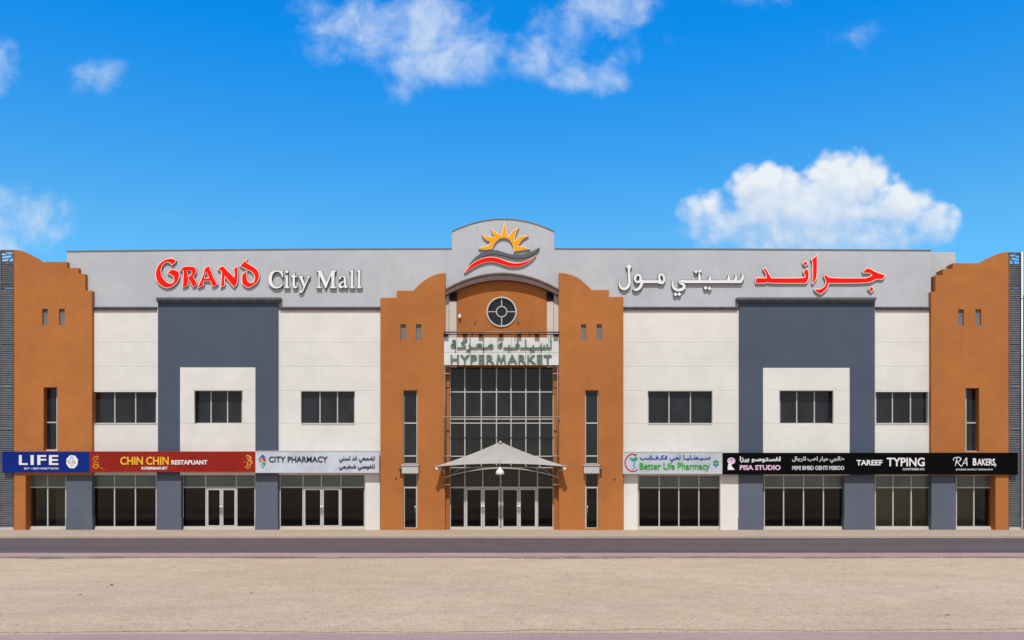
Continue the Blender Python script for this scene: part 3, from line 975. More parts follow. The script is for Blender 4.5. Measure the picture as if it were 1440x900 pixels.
def put_text(g, s, x0, x1, y0, y1, Y, mat, bold=0.0, arabic=False, depth=.02, spacing=1.0, side=None):
    """fit a line of writing into the rectangle at depth Y (raised by depth)"""
    vs, fs = text_mesh(s, bold, arabic, spacing)
    ax, bx = min(v.x for v in vs), max(v.x for v in vs); ay, by = min(v.y for v in vs), max(v.y for v in vs)
    par = list(range(len(vs)))

    def find(i):
        while par[i] != i: par[i] = par[par[i]]; i = par[i]
        return i
    for f in fs:
        for i in f[1:]: par[find(i)] = find(f[0])
    comp = {}
    for i in range(len(vs)): comp.setdefault(find(i), len(comp))
    cx = {}
    for i, v in enumerate(vs): cx.setdefault(comp[find(i)], []).append(v.x)
    order = {c: k for k, c in enumerate(sorted(cx, key=lambda c: sum(cx[c]) / len(cx[c])))}
    pts = []
    for i, v in enumerate(vs):
        lift = (order[comp[find(i)]] % 3) * .0015
        pts.append(P(x0 + (x1 - x0) * (v.x - ax) / (bx - ax), y1 + (y0 - y1) * (v.y - ay) / (by - ay), Y - depth - lift))
    g.add(pts, fs, mat)
    cnt = {}
    for f in fs:
        for i in range(len(f)):
            e = (f[i], f[(i + 1) % len(f)])
            cnt[tuple(sorted(e))] = cnt.get(tuple(sorted(e)), 0) + 1
    sv = []; sf = []
    for (a, b), c in cnt.items():
        if c == 1:
            o = len(sv); pa, pb = pts[a], pts[b]
            sv += [pa, pb, Vector((pb.x, Y, pb.z)), Vector((pa.x, Y, pa.z))]; sf.append((o, o + 1, o + 2, o + 3))
    g.add(sv, sf, side or mat)
    return g


def stroke(g, pts, w, Y0, Y1, mat, n=5, smooth=True):
    """brush stroke of varying width (facade units)"""
    c = spline(pts, n, False) if smooth and len(pts) > 2 else pts
    k = len(c); L = []; Rr = []
    ws = w if isinstance(w, (list, tuple)) else [w, w]
    for i, p in enumerate(c):
        t = i / (k - 1); q = t * (len(ws) - 1); a = min(int(q), len(ws) - 2); ww = (ws[a] + (ws[a + 1] - ws[a]) * (q - a)) / 2
        d = (Vector(c[min(i + 1, k - 1)]) - Vector(c[max(i - 1, 0)])).normalized(); nn = Vector((-d.y, d.x))
        L.append(tuple(Vector(p) + nn * ww)); Rr.append(tuple(Vector(p) - nn * ww))
    fr = [P(*p, Y0) for p in L + Rr]; bk = [Vector((p.x, Y1, p.z)) for p in fr]
    fs = []
    for i in range(k - 1): fs.append((i, i + 1, k + i + 1, k + i))
    o = 2 * k
    for i in range(k - 1):
        fs += [(i, o + i, o + i + 1, i + 1), (k + i, k + i + 1, o + k + i + 1, o + k + i)]
    fs += [(0, k, o + k, o), (k - 1, o + k - 1, o + 2 * k - 1, 2 * k - 1)]
    g.add(fr + bk, fs, mat)
    return g


YP = .06      # parapet face


def channel_letter(root, loops, face, edge, rim=1.05, sharp=50, name='letter', it=2):
    """built-up letter: dark returns, pale rim, coloured face set in front"""
    L = [chaikin(lp, sharp, it) for lp in loops]
    g = MB()
    g.prism(L, YP - .11, YP + .0, edge, M['dark_return'])
    o = g.build(name, root, recalc=True)
    g = MB()
    I = [inset(L[0], rim)] + [inset(h, -rim * .8) for h in L[1:]]
    g.prism(I, YP - .122, YP - .109, face)
    g.build('face', o)
    return o


def tz(pts, s, ox, oy): return [(ox + x / s, oy + y / s) for (x, y) in pts]


SG = 12.857
G1 = lambda p: tz(p, SG, 210, 350)
G2 = lambda p: tz(p, SG, 290, 350)
root = empty('red_lettering', P(291, 405, YP), 'red capital letters with cream rims, starting with a large G, on the grey parapet', 'sign lettering')
lg = [[(495, 215), (480, 190), (430, 170), (380, 160), (310, 172), (240, 205), (180, 255), (135, 320), (108, 400), (102, 470), (115, 545), (145, 605), (190, 655), (250, 695), (310, 712), (360, 708), (410, 690), (460, 655), (505, 605), (540, 545), (552, 480), (545, 430), (520, 395), (480, 372), (430, 362), (395, 362), (365, 385), (325, 425), (318, 447), (345, 455), (385, 470), (420, 495), (437, 530), (437, 570), (420, 600), (385, 618), (340, 605), (290, 570), (245, 510), (220, 440), (215, 370), (235, 310), (270, 265), (310, 245), (350, 250), (385, 270), (403, 298), (430, 285), (470, 250)]]
channel_letter(root, [G1(lp) for lp in lg], M['red'], M['cream_trim'])
lr = [[(548, 378), (600, 325), (630, 310), (700, 308), (780, 310), (825, 325), (852, 358), (855, 410), (840, 455), (800, 495), (830, 550), (870, 620), (868, 648), (800, 695), (775, 680), (735, 600), (707, 545), (705, 660), (690, 675), (610, 700), (592, 690), (600, 600), (608, 500), (608, 395), (570, 400)],
      [(692, 395), (720, 390), (752, 402), (768, 430), (757, 460), (722, 488), (706, 503), (698, 480)]]
channel_letter(root, [G1(lp) for lp in lr], M['red'], M['cream_trim'], rim=.85)
la = [[(1062, 300), (1090, 310), (1128, 420), (1178, 540), (1235, 630), (1240, 645), (1160, 695), (1135, 690), (1112, 625), (1095, 585), (985, 590), (978, 615), (995, 640), (985, 665), (890, 705), (868, 693), (880, 660), (935, 545), (985, 410), (980, 370), (1010, 340)],
      [(1024, 430), (1040, 445), (1072, 523), (1002, 526), (1007, 490)]]
channel_letter(root, [G1(lp) for lp in la], M['red'], M['cream_trim'], rim=.9)
ln = [[(195, 365), (255, 315), (290, 298), (320, 310), (410, 405), (500, 495), (505, 440), (495, 390), (480, 360), (500, 345), (550, 305), (580, 310), (582, 400), (570, 640), (500, 700), (485, 690), (410, 600), (340, 510), (335, 560), (345, 650), (335, 665), (270, 700), (250, 690), (258, 620), (270, 500), (268, 410), (245, 392), (205, 385)]]
channel_letter(root, [G2(lp) for lp in ln], M['red'], M['cream_trim'])
ld = [[(600, 300), (680, 220), (725, 180), (745, 180), (745, 200), (730, 225), (745, 250), (850, 310), (920, 360), (955, 410), (968, 470), (960, 540), (930, 600), (880, 650), (820, 690), (770, 705), (715, 690), (670, 660), (640, 620), (632, 560), (640, 460), (670, 430), (738, 386), (741, 480), (747, 550), (765, 590), (800, 605), (840, 600), (865, 560), (870, 500), (850, 450), (810, 412), (748, 384), (690, 358), (610, 315)]]
channel_letter(root, [G2(lp) for lp in ld], M['red'], M['cream_trim'])

# white serif letters
SC = 9.6
C1 = lambda p: tz(p, SC, 370, 365)
root = empty('white_lettering', P(443, 405, YP), 'white serif letters with dark sides beside the red capitals on the grey parapet', 'sign lettering')


def white_letter(loops, f, sharp=50):
    L = [chaikin(f(lp), sharp) for lp in loops]
    g = MB(); g.prism([inset(L[0], -.45)] + [inset(h, .35) for h in L[1:]], YP - .13, YP, M['dark_return'])
    o = g.build('letter', root)
    g = MB(); g.prism(L, YP - .155, YP - .128, M['white_acr']); g.build('face', o)


white_letter([[(265, 150), (269, 240), (256, 240), (245, 200), (215, 167), (180, 160), (145, 175), (122, 215), (116, 265), (125, 320), (150, 355), (190, 368), (225, 358), (258, 325), (268, 335), (245, 370), (205, 388), (165, 390), (120, 375), (85, 340), (68, 290), (68, 240), (85, 190), (120, 155), (165, 142), (210, 145), (245, 158), (255, 148)]], C1)
white_letter([[(285, 228), (335, 210), (335, 360), (342, 372), (360, 378), (360, 386), (285, 386), (285, 378), (298, 372), (303, 360), (303, 250), (298, 238), (285, 236)]], C1)
white_letter([[(320 + 21 * math.cos(R(a)), 162 + 21 * math.sin(R(a))) for a in range(0, 360, 24)]], C1)
white_letter([[(416, 180), (428, 180), (428, 222), (460, 222), (460, 238), (428, 238), (428, 340), (435, 362), (450, 365), (463, 355), (468, 362), (450, 385), (425, 390), (405, 378), (396, 350), (396, 238), (372, 238), (372, 230), (400, 210)]], C1)
white_letter([[(475, 225), (545, 225), (545, 235), (530, 240), (532, 255), (567, 330), (598, 255), (600, 242), (585, 235), (585, 225), (635, 225), (635, 235), (622, 243), (612, 260), (545, 420), (525, 445), (500, 450), (485, 440), (488, 425), (505, 418), (522, 420), (535, 405), (548, 375), (495, 255), (488, 240), (475, 235)]], C1)
white_letter([[(720, 148), (785, 148), (855, 305), (925, 148), (985, 148), (985, 160), (968, 168), (962, 180), (962, 355), (968, 368), (985, 375), (985, 386), (900, 386), (900, 375), (918, 368), (922, 355), (922, 200), (850, 386), (838, 386), (763, 215), (763, 350), (769, 368), (785, 375), (785, 386), (722, 386), (722, 375), (740, 368), (747, 350), (747, 180), (740, 165), (720, 158)]], C1)
white_letter([[(1020, 262), (1035, 230), (1065, 218), (1100, 222), (1120, 245), (1122, 350), (1128, 362), (1140, 360), (1145, 368), (1125, 386), (1105, 386), (1092, 368), (1065, 386), (1040, 388), (1018, 372), (1015, 345), (1030, 315), (1092, 285), (1092, 255), (1080, 235), (1062, 233), (1050, 245), (1048, 262), (1035, 270)], [(1092, 302), (1060, 320), (1049, 340), (1055, 358), (1072, 362), (1092, 350)]], C1)
for dx in (0, 97):
    white_letter([[(x + dx, y) for (x, y) in [(1165, 152), (1215, 138), (1215, 360), (1222, 374), (1240, 378), (1240, 386), (1165, 386), (1165, 378), (1180, 374), (1185, 360), (1185, 175), (1178, 162), (1165, 160)]]], C1)

# red Arabic word
A5 = lambda p: tz(p, 7.2, 1050, 350)
root = empty('red_lettering', P(1153, 410, YP), 'red Arabic word with cream rims and diamond dots above the slate panel', 'sign lettering')
for lp in ([(82, 320), (95, 288), (195, 288), (190, 250), (160, 205), (185, 185), (205, 205), (255, 290), (575, 290), (590, 275), (567, 235), (605, 190), (632, 215), (637, 280), (625, 320), (605, 352), (230, 352), (210, 343), (195, 352), (90, 352)],
           [(595, 110), (626, 145), (595, 180), (562, 148)],
           [(648, 108), (712, 58), (722, 75), (718, 280), (705, 315), (670, 362), (655, 350), (665, 300), (665, 130)],
           [(795, 246), (815, 262), (840, 290), (1180, 290), (1215, 288), (1262, 264), (1240, 247), (1175, 248), (1170, 232), (1215, 188), (1245, 190), (1330, 240), (1410, 257), (1400, 285), (1378, 312), (1340, 310), (1305, 312), (1245, 352), (835, 352), (825, 390), (790, 435), (745, 462), (700, 440), (678, 412), (700, 400), (740, 405), (780, 380), (800, 345), (795, 310), (775, 280)],
           [(1265, 368), (1296, 405), (1262, 446), (1228, 412)]):
    channel_letter(root, [A5(lp)], M['red'], M['cream_trim'], rim=1.15, sharp=52)

# white Arabic words, brush strokes
root = empty('white_lettering', P(957, 410, YP), 'white Arabic words with dark sides left of the red Arabic word', 'sign lettering')
SA = 7.58


def ar_letter(strokes, rings=(), dots=()):
    g = MB(); h = MB(); k = 0
    f = lambda p: tz(p, SA, 860, 355)
    for (pts, w) in strokes:
        ww = [q / SA for q in (w if isinstance(w, (list, tuple)) else (w, w))]
        k += 1
        stroke(h, f(pts), [q + .9 for q in ww], YP - .13 - .0015 * k, YP, M['dark_return'])
        stroke(g, f(pts), ww, YP - .155 - .0015 * k, YP - .12, M['white_acr'])
    for (cx, cy, rx, ry, w, rot) in rings:
        k += 1
        for (gg, e, y0, y1, m) in ((h, .45, YP - .13 - .0015 * k, YP, 'dark_return'), (g, 0, YP - .155 - .0015 * k, YP - .12, 'white_acr')):
            def el(rx_, ry_):
                c, s = math.cos(R(rot)), math.sin(R(rot))
                return [(860 + (cx + rx_ * math.cos(a) * c - ry_ * math.sin(a) * s) / SA, 355 + (cy + rx_ * math.cos(a) * s + ry_ * math.sin(a) * c) / SA) for a in [2 * math.pi * q / 28 for q in range(28)]]
            gg.prism([el(rx + e * SA, ry + e * SA), el(max(3, rx - w - e * SA), max(3, ry - w - e * SA))], y0, y1, M[m])
    for (cx, cy, r) in dots:
        k += 1
        for (gg, e, y0, y1, m) in ((h, 3, YP - .13, YP, 'dark_return'), (g, 0, YP - .155, YP - .12, 'white_acr')):
            gg.prism([f([(cx, cy - r - e), (cx + r + e, cy), (cx, cy + r + e), (cx - r - e, cy)])], y0, y1, M[m])
    o = h.build('letter', root); g.build('face', o)


ar_letter([([(185, 165), (188, 250), (190, 310), (178, 360), (140, 388), (102, 375), (84, 335), (96, 285)], [22, 26, 28, 30, 30, 26, 18, 4])], dots=[(185, 153, 32)])
ar_letter([([(313, 285), (322, 330), (300, 375), (262, 398), (222, 388)], [26, 30, 30, 26, 6]), ([(290, 311), (400, 311), (500, 311)], [30, 30, 30]), ([(495, 311), (520, 322), (555, 330)], [26, 30, 14])], rings=[(280, 276, 42, 52, 24, 10), (535, 275, 38, 56, 24, -12)])
ar_letter([([(800, 311), (745, 306), (722, 318), (768, 345), (772, 375), (735, 398), (685, 395), (655, 360), (652, 315), (664, 285)], [28, 26, 22, 28, 30, 30, 28, 24, 16, 4]),
           ([(780, 311), (1080, 311), (1385, 311)], [30, 30, 30]),
           ([(932, 215), (938, 255), (936, 312)], [6, 26, 30]), ([(1045, 245), (1050, 275), (1046, 312)], [6, 26, 30]),
           ([(1240, 238), (1252, 270), (1240, 312)], [6, 28, 34]), ([(1318, 232), (1328, 270), (1312, 312)], [6, 28, 34]), ([(1390, 220), (1400, 262), (1372, 316)], [6, 26, 34])],
          dots=[(900, 203, 22), (942, 196, 22), (1003, 378, 22), (1045, 384, 22), (682, 446, 22), (722, 444, 22)])

# sun and waves emblem
E3 = lambda p: tz(p, 7.5, 610, 300)
root = empty('emblem_sign', P(707, 384, YP), 'amber sun over grey and red waves emblem on the arched parapet', 'emblem')
sunp = [(470, 368), (500, 350), (560, 345), (590, 318), (596, 300), (560, 288), (525, 262), (503, 218), (550, 240), (600, 240), (645, 255), (612, 200), (603, 148), (640, 182), (680, 215), (712, 228), (725, 170), (735, 120), (750, 90), (768, 140), (768, 200), (787, 238), (800, 235), (815, 200), (850, 165), (898, 148), (870, 200), (857, 240), (852, 288), (880, 265), (920, 235), (960, 228), (1000, 240), (960, 260), (920, 290), (888, 345), (950, 345), (1020, 380), (950, 388), (840, 405), (838, 350), (822, 308), (788, 270), (735, 258), (687, 270), (648, 308), (627, 345), (615, 378), (540, 388), (490, 382)]
channel_letter(root, [E3(sunp)], M['amber'], M['cream_trim'], rim=.75, sharp=48, name='sun')
wv = [(370, 540), (430, 470), (500, 415), (580, 388), (660, 385), (720, 405), (800, 430), (880, 440), (960, 430), (1040, 400), (1118, 358), (1105, 390), (1060, 430), (1000, 460), (930, 478), (850, 475), (770, 455), (690, 437), (610, 432), (530, 450), (450, 490), (380, 548)]
channel_letter(root, [E3(wv)], M['wave_grey'], M['wave_grey'], rim=.2, sharp=60, name='grey_wave')
rv = [(316, 622), (370, 555), (440, 500), (520, 465), (600, 455), (680, 465), (760, 500), (840, 522), (920, 520), (1000, 490), (1080, 440), (1060, 470), (1000, 525), (930, 560), (850, 572), (770, 560), (690, 530), (610, 512), (540, 520), (460, 550), (390, 590), (330, 632)]
channel_letter(root, [E3(rv)], M['red'], M['cream_trim'], rim=.75, sharp=60, name='red_wave')


# ------------------------------------------------------------------ shop signboards
M['b_blue'] = board('blue_board', (.004, .022, .215))
M['b_red'] = board('red_board', (.30, .020, .012))
M['b_pale'] = board('pale_board', (.57, .60, .68))
M['b_pale2'] = board('pale_board_grey', (.53, .55, .63))
M['b_black'] = board('black_board', (.0035, .0035, .005), spec=.04, dust=.006)
for nm, c in (('ink_white', (.84, .82, .84)), ('ink_yellow', (.86, .50, .03)), ('ink_orange', (.72, .27, .02)), ('ink_navy', (.025, .03, .07)), ('ink_green', (.02, .36, .03)), ('ink_blue', (.015, .10, .42)),
              ('ink_pink', (.78, .52, .72)), ('ink_grey', (.55, .56, .58)), ('ink_red', (.55, .03, .03)), ('ink_teal', (.02, .27, .27)), ('ink_sky', (.10, .42, .62)), ('ink_lblue', (.02, .20, .55)), ('ink_amber', (.75, .33, .06)), ('ink_dim', (.20, .24, .42))):
    M[nm] = plain(nm, c, .45)
YSN = -.36


def signboard(x0, x1, y0, y1, mat, label, edge='frame'):
    base = P((x0 + x1) / 2, y1, YSN)
    r = empty('shop_signboard', base, label, 'signboard', 'shop signboards in a row over the shop fronts')
    g = MB(); g.pbox(x0 + .15, x1 - .15, y0, y1, YSN, -.27 if (x0 < 100 or x1 > 1320) else -.165, M[mat]); g.build('board', r, bev=.008)
    g = MB()
    for (a, b, c, d) in ((x0 + .15, x1 - .15, y0 - .3, y0 + .55), (x0 + .15, x1 - .15, y1 - .55, y1 + .3), (x0 + .15, x0 + .75, y0 + .5, y1 - .5), (x1 - .75, x1 - .15, y0 + .5, y1 - .5)):
        g.pbox(a, b, c, d, YSN - .012, YSN + .03, M[edge])
    g.build('edge_trim', r)
    return r


def letters(r, lines, name='lettering'):
    for (s, x0, x1, y0, y1, m, bold, ar) in lines:
        g = MB(); put_text(g, s, x0, x1, y0, y1, YSN - .002, M[m], bold, ar, depth=.012 if y1 - y0 < 6 else .03)
        g.build(name, r, recalc=False)


M['edge_blue'] = board('blue_edge', (.012, .035, .25)); M['edge_red'] = board('red_edge', (.33, .035, .022)); M['edge_black'] = board('black_edge', (.007, .007, .008), spec=.05, dust=.01)
r = signboard(3.0, 125.8, 635.4, 663.8, 'b_blue', 'blue shop signboard with white capitals and a round white emblem', 'edge_blue')
letters(r, [('L', 26.6, 39, 640, 653.8, 'ink_white', .02, False), ('I', 43, 47.4, 640, 653.8, 'ink_white', .02, False), ('F', 52.4, 65, 640, 653.8, 'ink_white', .02, False), ('E', 68.8, 82, 640, 653.8, 'ink_white', .02, False), ('EKT • EEIM NARTTSION', 34, 82, 657.4, 660.2, 'ink_white', .01, False)])
g = MB(); g.prism([arc(101.3, 649.4, 8.6, 9.8, 18, 378, 8)[:-1]], YSN - .03, YSN, M['ink_white']); em = g.build('emblem', r, bev=.004)
g = MB()
for (pts, w, m) in (([(97, 649), (99, 645), (101.2, 643), (103, 646), (103.4, 650)], 1.0, 'ink_sky'), ([(97, 649.5), (98, 652), (100, 651)], 1.1, 'ink_sky'), ([(101, 648), (102, 652)], .9, 'ink_red'), ([(105, 648), (104.4, 651), (106.5, 651.4)], 1.0, 'ink_red'), ([(95.6, 647.6), (95.4, 650)], .8, 'ink_red'), ([(99.6, 655), (101.4, 653.6), (103.2, 655)], .7, 'ink_lblue'), ([(101, 641.6), (101.6, 643)], .9, 'ink_lblue')):
    stroke(g, pts, w, YSN - .034 - .001 * random.random(), YSN - .02, M[m])
g.build('emblem_marks', em, recalc=True)

r = signboard(125.8, 358.9, 635.2, 663.4, 'b_red', 'long red shop signboard with yellow and white capitals and orange flourishes', 'edge_red')
letters(r, [('CHIN', 169, 201, 642.2, 653.8, 'ink_yellow', .022, False), ('CHIN', 205.4, 237.2, 642.2, 653.8, 'ink_yellow', .022, False), ('RESTAPUANT', 241, 291.6, 647, 653.4, 'ink_white', .03, False), ('KOBIRBASUET', 199, 235.6, 656.4, 660.4, 'ink_white', .03, False)])
g = MB()
for (pts, w) in (([(130, 647), (132.5, 643.4), (136.2, 641.6), (137.4, 644), (134.6, 647.2), (131, 648.4)], [.8, 1.2, 1.5, 1.2, .8]), ([(132, 650), (132.6, 654), (130.4, 656.4), (134, 658.6), (138.6, 656.2), (137.2, 652.4), (134.4, 655)], [1., 1.5, 1.2, 1.6, 1.2, 1.]), ([(133.4, 650), (138, 650.4), (140, 649)], [.9, .7, .3]), ([(140.6, 657), (143.6, 658.8), (149, 660.4)], [1., .6, .2]), ([(134, 653), (137, 655)], [1.2, .8])):
    stroke(g, pts, w, YSN - .018 - .002 * random.random(), YSN, M['ink_orange'])
g.build('flourish', r)
g = MB()
for (pts, w) in (([(346, 642), (348.4, 640.6), (352.6, 643.6), (351, 646), (346.8, 644)], [1., 2.0, 2.2, 1.6, 1.0]), ([(348.6, 648.6), (353, 648), (353.6, 652), (350.4, 654.2)], [1.2, 2.2, 1.8, 1.]), ([(347.6, 650), (348.6, 654), (346.4, 655.4)], [1.2, 1.8, .8]), ([(343.8, 657.2), (346, 656.4), (348, 658.8), (351, 656.6), (353, 655.2)], [.8, 1.2, .9, 1.2, .8])):
    stroke(g, pts, w, YSN - .018 - .002 * random.random(), YSN, M['ink_amber'])
g.build('flourish', r)
g = MB(); stroke(g, [(341.6, 650.6), (344.4, 649.6), (346.8, 650.4)], [1.2, 2.4, 1.2], YSN - .015, YSN, M['ink_red']); g.build('flourish', r)

r = signboard(358.9, 533.4, 634.2, 664.8, 'b_pale', 'pale blue signboard with dark capitals and a small many-coloured diamond emblem')
letters(r, [('CITY PHARMACY', 378, 460.6, 641.8, 650, 'ink_navy', .018, False), ('تضمعي غد لسني', 476.8, 527, 640.8, 650.6, 'ink_navy', .022, True), ('للفوصي شخرجي', 476.8, 527, 653, 661.2, 'ink_navy', .03, True)])
g = MB()
for (pts, m) in (([(369, 638.8), (373.4, 642.6), (370.6, 644.4), (368.4, 642.6), (365.4, 645.2), (364.2, 644.4)], 'ink_blue'), ([(363.6, 645), (366, 644.8), (367.4, 649), (365.2, 650)], 'ink_teal'), ([(367.2, 645), (370.4, 643.6), (373.6, 644.8), (374, 648.4), (371, 648.6), (369.6, 646.4)], 'ink_red'), ([(366.6, 648.4), (369.6, 647.4), (371.2, 650.6), (368, 651.6)], 'ink_amber'),
                  ([(369, 652), (373.4, 649.6), (373.2, 654.2), (370.4, 656.4), (371, 653.4)], 'ink_teal'), ([(366.4, 652), (368.4, 652.6), (369.4, 655.6), (367, 654.6)], 'ink_sky'), ([(367.4, 656), (369.2, 657), (370.8, 656.6), (369.6, 658.6)], 'ink_navy')):
    g.prism([pts], YSN - .015, YSN, M[m])
g.build('emblem', r)

r = signboard(875.8, 1016, 635.6, 666.2, 'b_pale2', 'pale grey signboard with bright green lettering under blue Arabic script')
letters(r, [('Better Life Pharmacy', 899.6, 998.4, 650.4, 663.2, 'ink_green', .014, False), ('سـيـطـليـا لمي فكـفـشب', 899.6, 999.2, 639.6, 649.2, 'ink_blue', .02, True)])
g = MB()
stroke(g, [(895.4, 639.6), (889, 638.6), (883.2, 641.4), (879.6, 647), (879.4, 653.4), (882.4, 659.4), (888.4, 662.8), (894, 662.2)], [1.0, 1.6, 1.8, 1.8, 1.8, 1.8, 1.8, 1.4], YSN - .014, YSN, M['ink_red'])
stroke(g, [(891.4, 640.2), (895, 639.2)], [1.2, 1.6], YSN - .016, YSN, M['ink_navy']); stroke(g, [(893.6, 662.2), (897, 660)], [1.2, .8], YSN - .016, YSN, M['ink_navy'])
g.prism([[(884.4, 643.4), (890, 644.6), (895.6, 642), (896.4, 646.4), (892.4, 649), (888, 647.8)]], YSN - .015, YSN, M['ink_teal'])
g.prism([[(893, 642), (895.8, 643.4), (896.8, 647.2), (893, 648)]], YSN - .019, YSN, M['ink_green'])
stroke(g, [(891, 648), (892.2, 651.4), (891.2, 655), (892.6, 657), (889, 660.4)], [1.6, 2.0, 2.2, 1.6, .8], YSN - .018, YSN, M['ink_sky'])
g.build('emblem', r)
g = MB()
for k in range(6):
    a = R(90 + 60 * k); q = (1006.8 + 4.4 * math.cos(a), 651.6 - 5.4 * math.sin(a)); c = (1006.8 + 1.2 * math.cos(a), 651.6 - 1.2 * math.sin(a))
    stroke(g, [c, ((c[0] + q[0]) / 2, (c[1] + q[1]) / 2), q], [1.4, 3.2, 1.0], YSN - .012 - .001 * k, YSN, M['ink_lblue' if k in (0, 3, 2) else 'ink_green'])
g.build('emblem', r)

r = signboard(1016, 1103, 637, 667, 'b_black', 'black signboard with pinkish white writing beside a pale figure emblem', 'edge_black')
letters(r, [('PISA STUDIO', 1040.4, 1097.8, 654, 661, 'ink_pink', .03, False), ('لفستوصو بيزا', 1040.4, 1097.8, 642, 650.6, 'ink_white', .03, True)])
g = MB(); g.prism([arc(1028.4, 648.2, 5.6, 4.8, 0, 360, 20)[:-1]], YSN - .02, YSN, M['ink_pink'])
g.prism([[(1024.6, 652), (1029, 651.6), (1028.6, 655), (1031, 658), (1033.4, 660.6), (1023.4, 660.8), (1023.4, 656)]], YSN - .022, YSN, M['ink_white'])
stroke(g, [(1026.4, 647), (1028.6, 646.2), (1030.4, 647.4)], [1., 2.2, .8], YSN - .025, YSN, M['ink_dim']); g.build('emblem', r)
r = signboard(1103, 1196, 637, 667, 'b_black', 'black signboard with two lines of grey white writing left of the word TYPING', 'edge_black')
letters(r, [('MIMI BMBD OEHTI MIBIOO', 1114, 1187.2, 655, 661, 'ink_grey', .04, False), ('طالجي حيلر لعب للرجال', 1114, 1187.2, 641.8, 651, 'ink_grey', .03, True)])
r = signboard(1196, 1311.6, 637, 667, 'b_black', 'black signboard with plain white capitals ending in TYPING', 'edge_black')
letters(r, [('TAREEF', 1204.4, 1241, 646.8, 654.4, 'ink_white', .025, False), ('TYPING', 1247.2, 1300.4, 643.6, 655.8, 'ink_white', .02, False), ('CUMMTIRBIER ING', 1269.2, 1300, 658.2, 661.4, 'ink_grey', .03, False)])
r = signboard(1311.6, 1431.6, 637, 667, 'b_black', 'black signboard with white handwritten style BAKERS lettering', 'edge_black')
g = MB()
ST = [([(1341.6, 647.8), (1340.6, 645.4), (1343.6, 643.4), (1348.6, 643.2), (1351.4, 645), (1349.4, 648.2), (1345.6, 649.6)], [.6, .9, .9, 1.1, 1.3, 1.1, .8]), ([(1345.8, 643.8), (1344.6, 650), (1343.4, 655.2)], [1., 1.3, .7]), ([(1346, 649.6), (1349, 653), (1352, 655.8), (1353.4, 654.8)], [.8, 1.2, 1., .5]),
      ([(1353, 655), (1356.4, 648), (1359.4, 643.6)], [.6, 1., 1.1]), ([(1359.4, 643.6), (1359.4, 650), (1360, 655)], [1., 1.3, 1.3]), ([(1355, 651.6), (1360.6, 651)], [.8, .8])]
for k, (pts, w) in enumerate(ST): stroke(g, pts, w, YSN - .015 - .0012 * k, YSN, M['ink_white'])
g.build('lettering', r)
letters(r, [('B', 1368.2, 1373.4, 644.4, 654.6, 'ink_white', .03, False), ('AKERS', 1374.4, 1399.4, 645, 654.6, 'ink_white', .02, False), ('BAKERES BAKELIT BIIKSIANAM', 1344.4, 1395.8, 659, 661.4, 'ink_grey', .03, False)])
g = MB(); stroke(g, [(1398.8, 652), (1400.6, 654), (1398.4, 656.4)], [.6, 1.2, .5], YSN - .028, YSN, M['ink_white']); g.build('lettering', r)

# ------------------------------------------------------------------ hypermarket board
YH = -.42
r = empty('entrance_signboard', P(705, 513.4, YH), 'white tiled board with faded green HYPERMARKET letters over the entrance', 'signboard')


def hm_board():
    m, nt, b = new_mat('weathered_panels')
    p = posn(nt)
    g1 = nz(posn(nt, 3, 3, .25), 1, 5, .65); f = nz(p, 1.1, 5, .6)
    c = mixc(f.smooth(.3, .7), (.66, .65, .63), (.76, .75, .73))
    c = mixc(g1.smooth(.5, .8) * .3, c, (.36, .30, .25))
    nt.links.new(c, b.inputs['Base Color']); b.inputs['Roughness'].default_value = .6
    return m


M['hm'] = hm_board()
g = MB()
xs = [624.2, 642.8, 661.4, 680.4, 699.6, 719.4, 739, 758.4, 771.6, 785.8]
for i in range(9):
    for (a, b) in ((474.6, 495.2), (495.6, 513.4)):
        g.pbox(xs[i] + .15, xs[i + 1] - .15, a, b, YH, YH + .06, M['hm'])
g.build('panels', r, bev=.006)
g = MB(); g.pbox(624, 786, 474.3, 513.7, YH + .045, YT - .006, M['trim']); g.build('backing', r)
g = MB(); put_text(g, 'HYPER', 633.6, 695, 498.8, 511.2, YH, M['green'], .016, False, depth=.08, spacing=1.14, side=M['dark_return'])
put_text(g, 'ARKET', 713.6, 775.9, 498.8, 511.2, YH, M['green'], .016, False, depth=.08, spacing=1.10, side=M['dark_return'])
g.prism([[(698, 511.2), (699.4, 498.8), (702, 498.8), (704.8, 505.6), (707.6, 498.8), (710.2, 498.8), (711.6, 511.2), (709.1, 511.2), (708.3, 503.6), (705.6, 510), (704, 510), (701.3, 503.6), (700.5, 511.2)]], YH - .08, YH, M['green'], M['dark_return']); g.build('lettering', r, recalc=False)
g = MB(); put_text(g, 'لسـيـلـفـبـه', 700, 776, 477.4, 493.6, YH, M['green'], .02, True, depth=.08, side=M['dark_return']); g.build('lettering', r, recalc=False)
g = MB(); put_text(g, 'مـعـركـة', 633.6, 694, 477.4, 493.6, YH, M['green'], .02, True, depth=.08, side=M['dark_return']); g.build('lettering', r, recalc=False)
g = MB()
for (x, a, b) in ((641, 480, 496), (661, 474, 496.6), (680.4, 472, 496), (701, 474, 480), (724.6, 472, 478), (746.6, 490, 497), (761.6, 482, 497), (775, 471, 479)):
    p, q = P(x, a, YH - .07), P(x - .6, b, YH - .04); g.tube([p, q], .018, M['black'], 6)
g.build('wires', r)

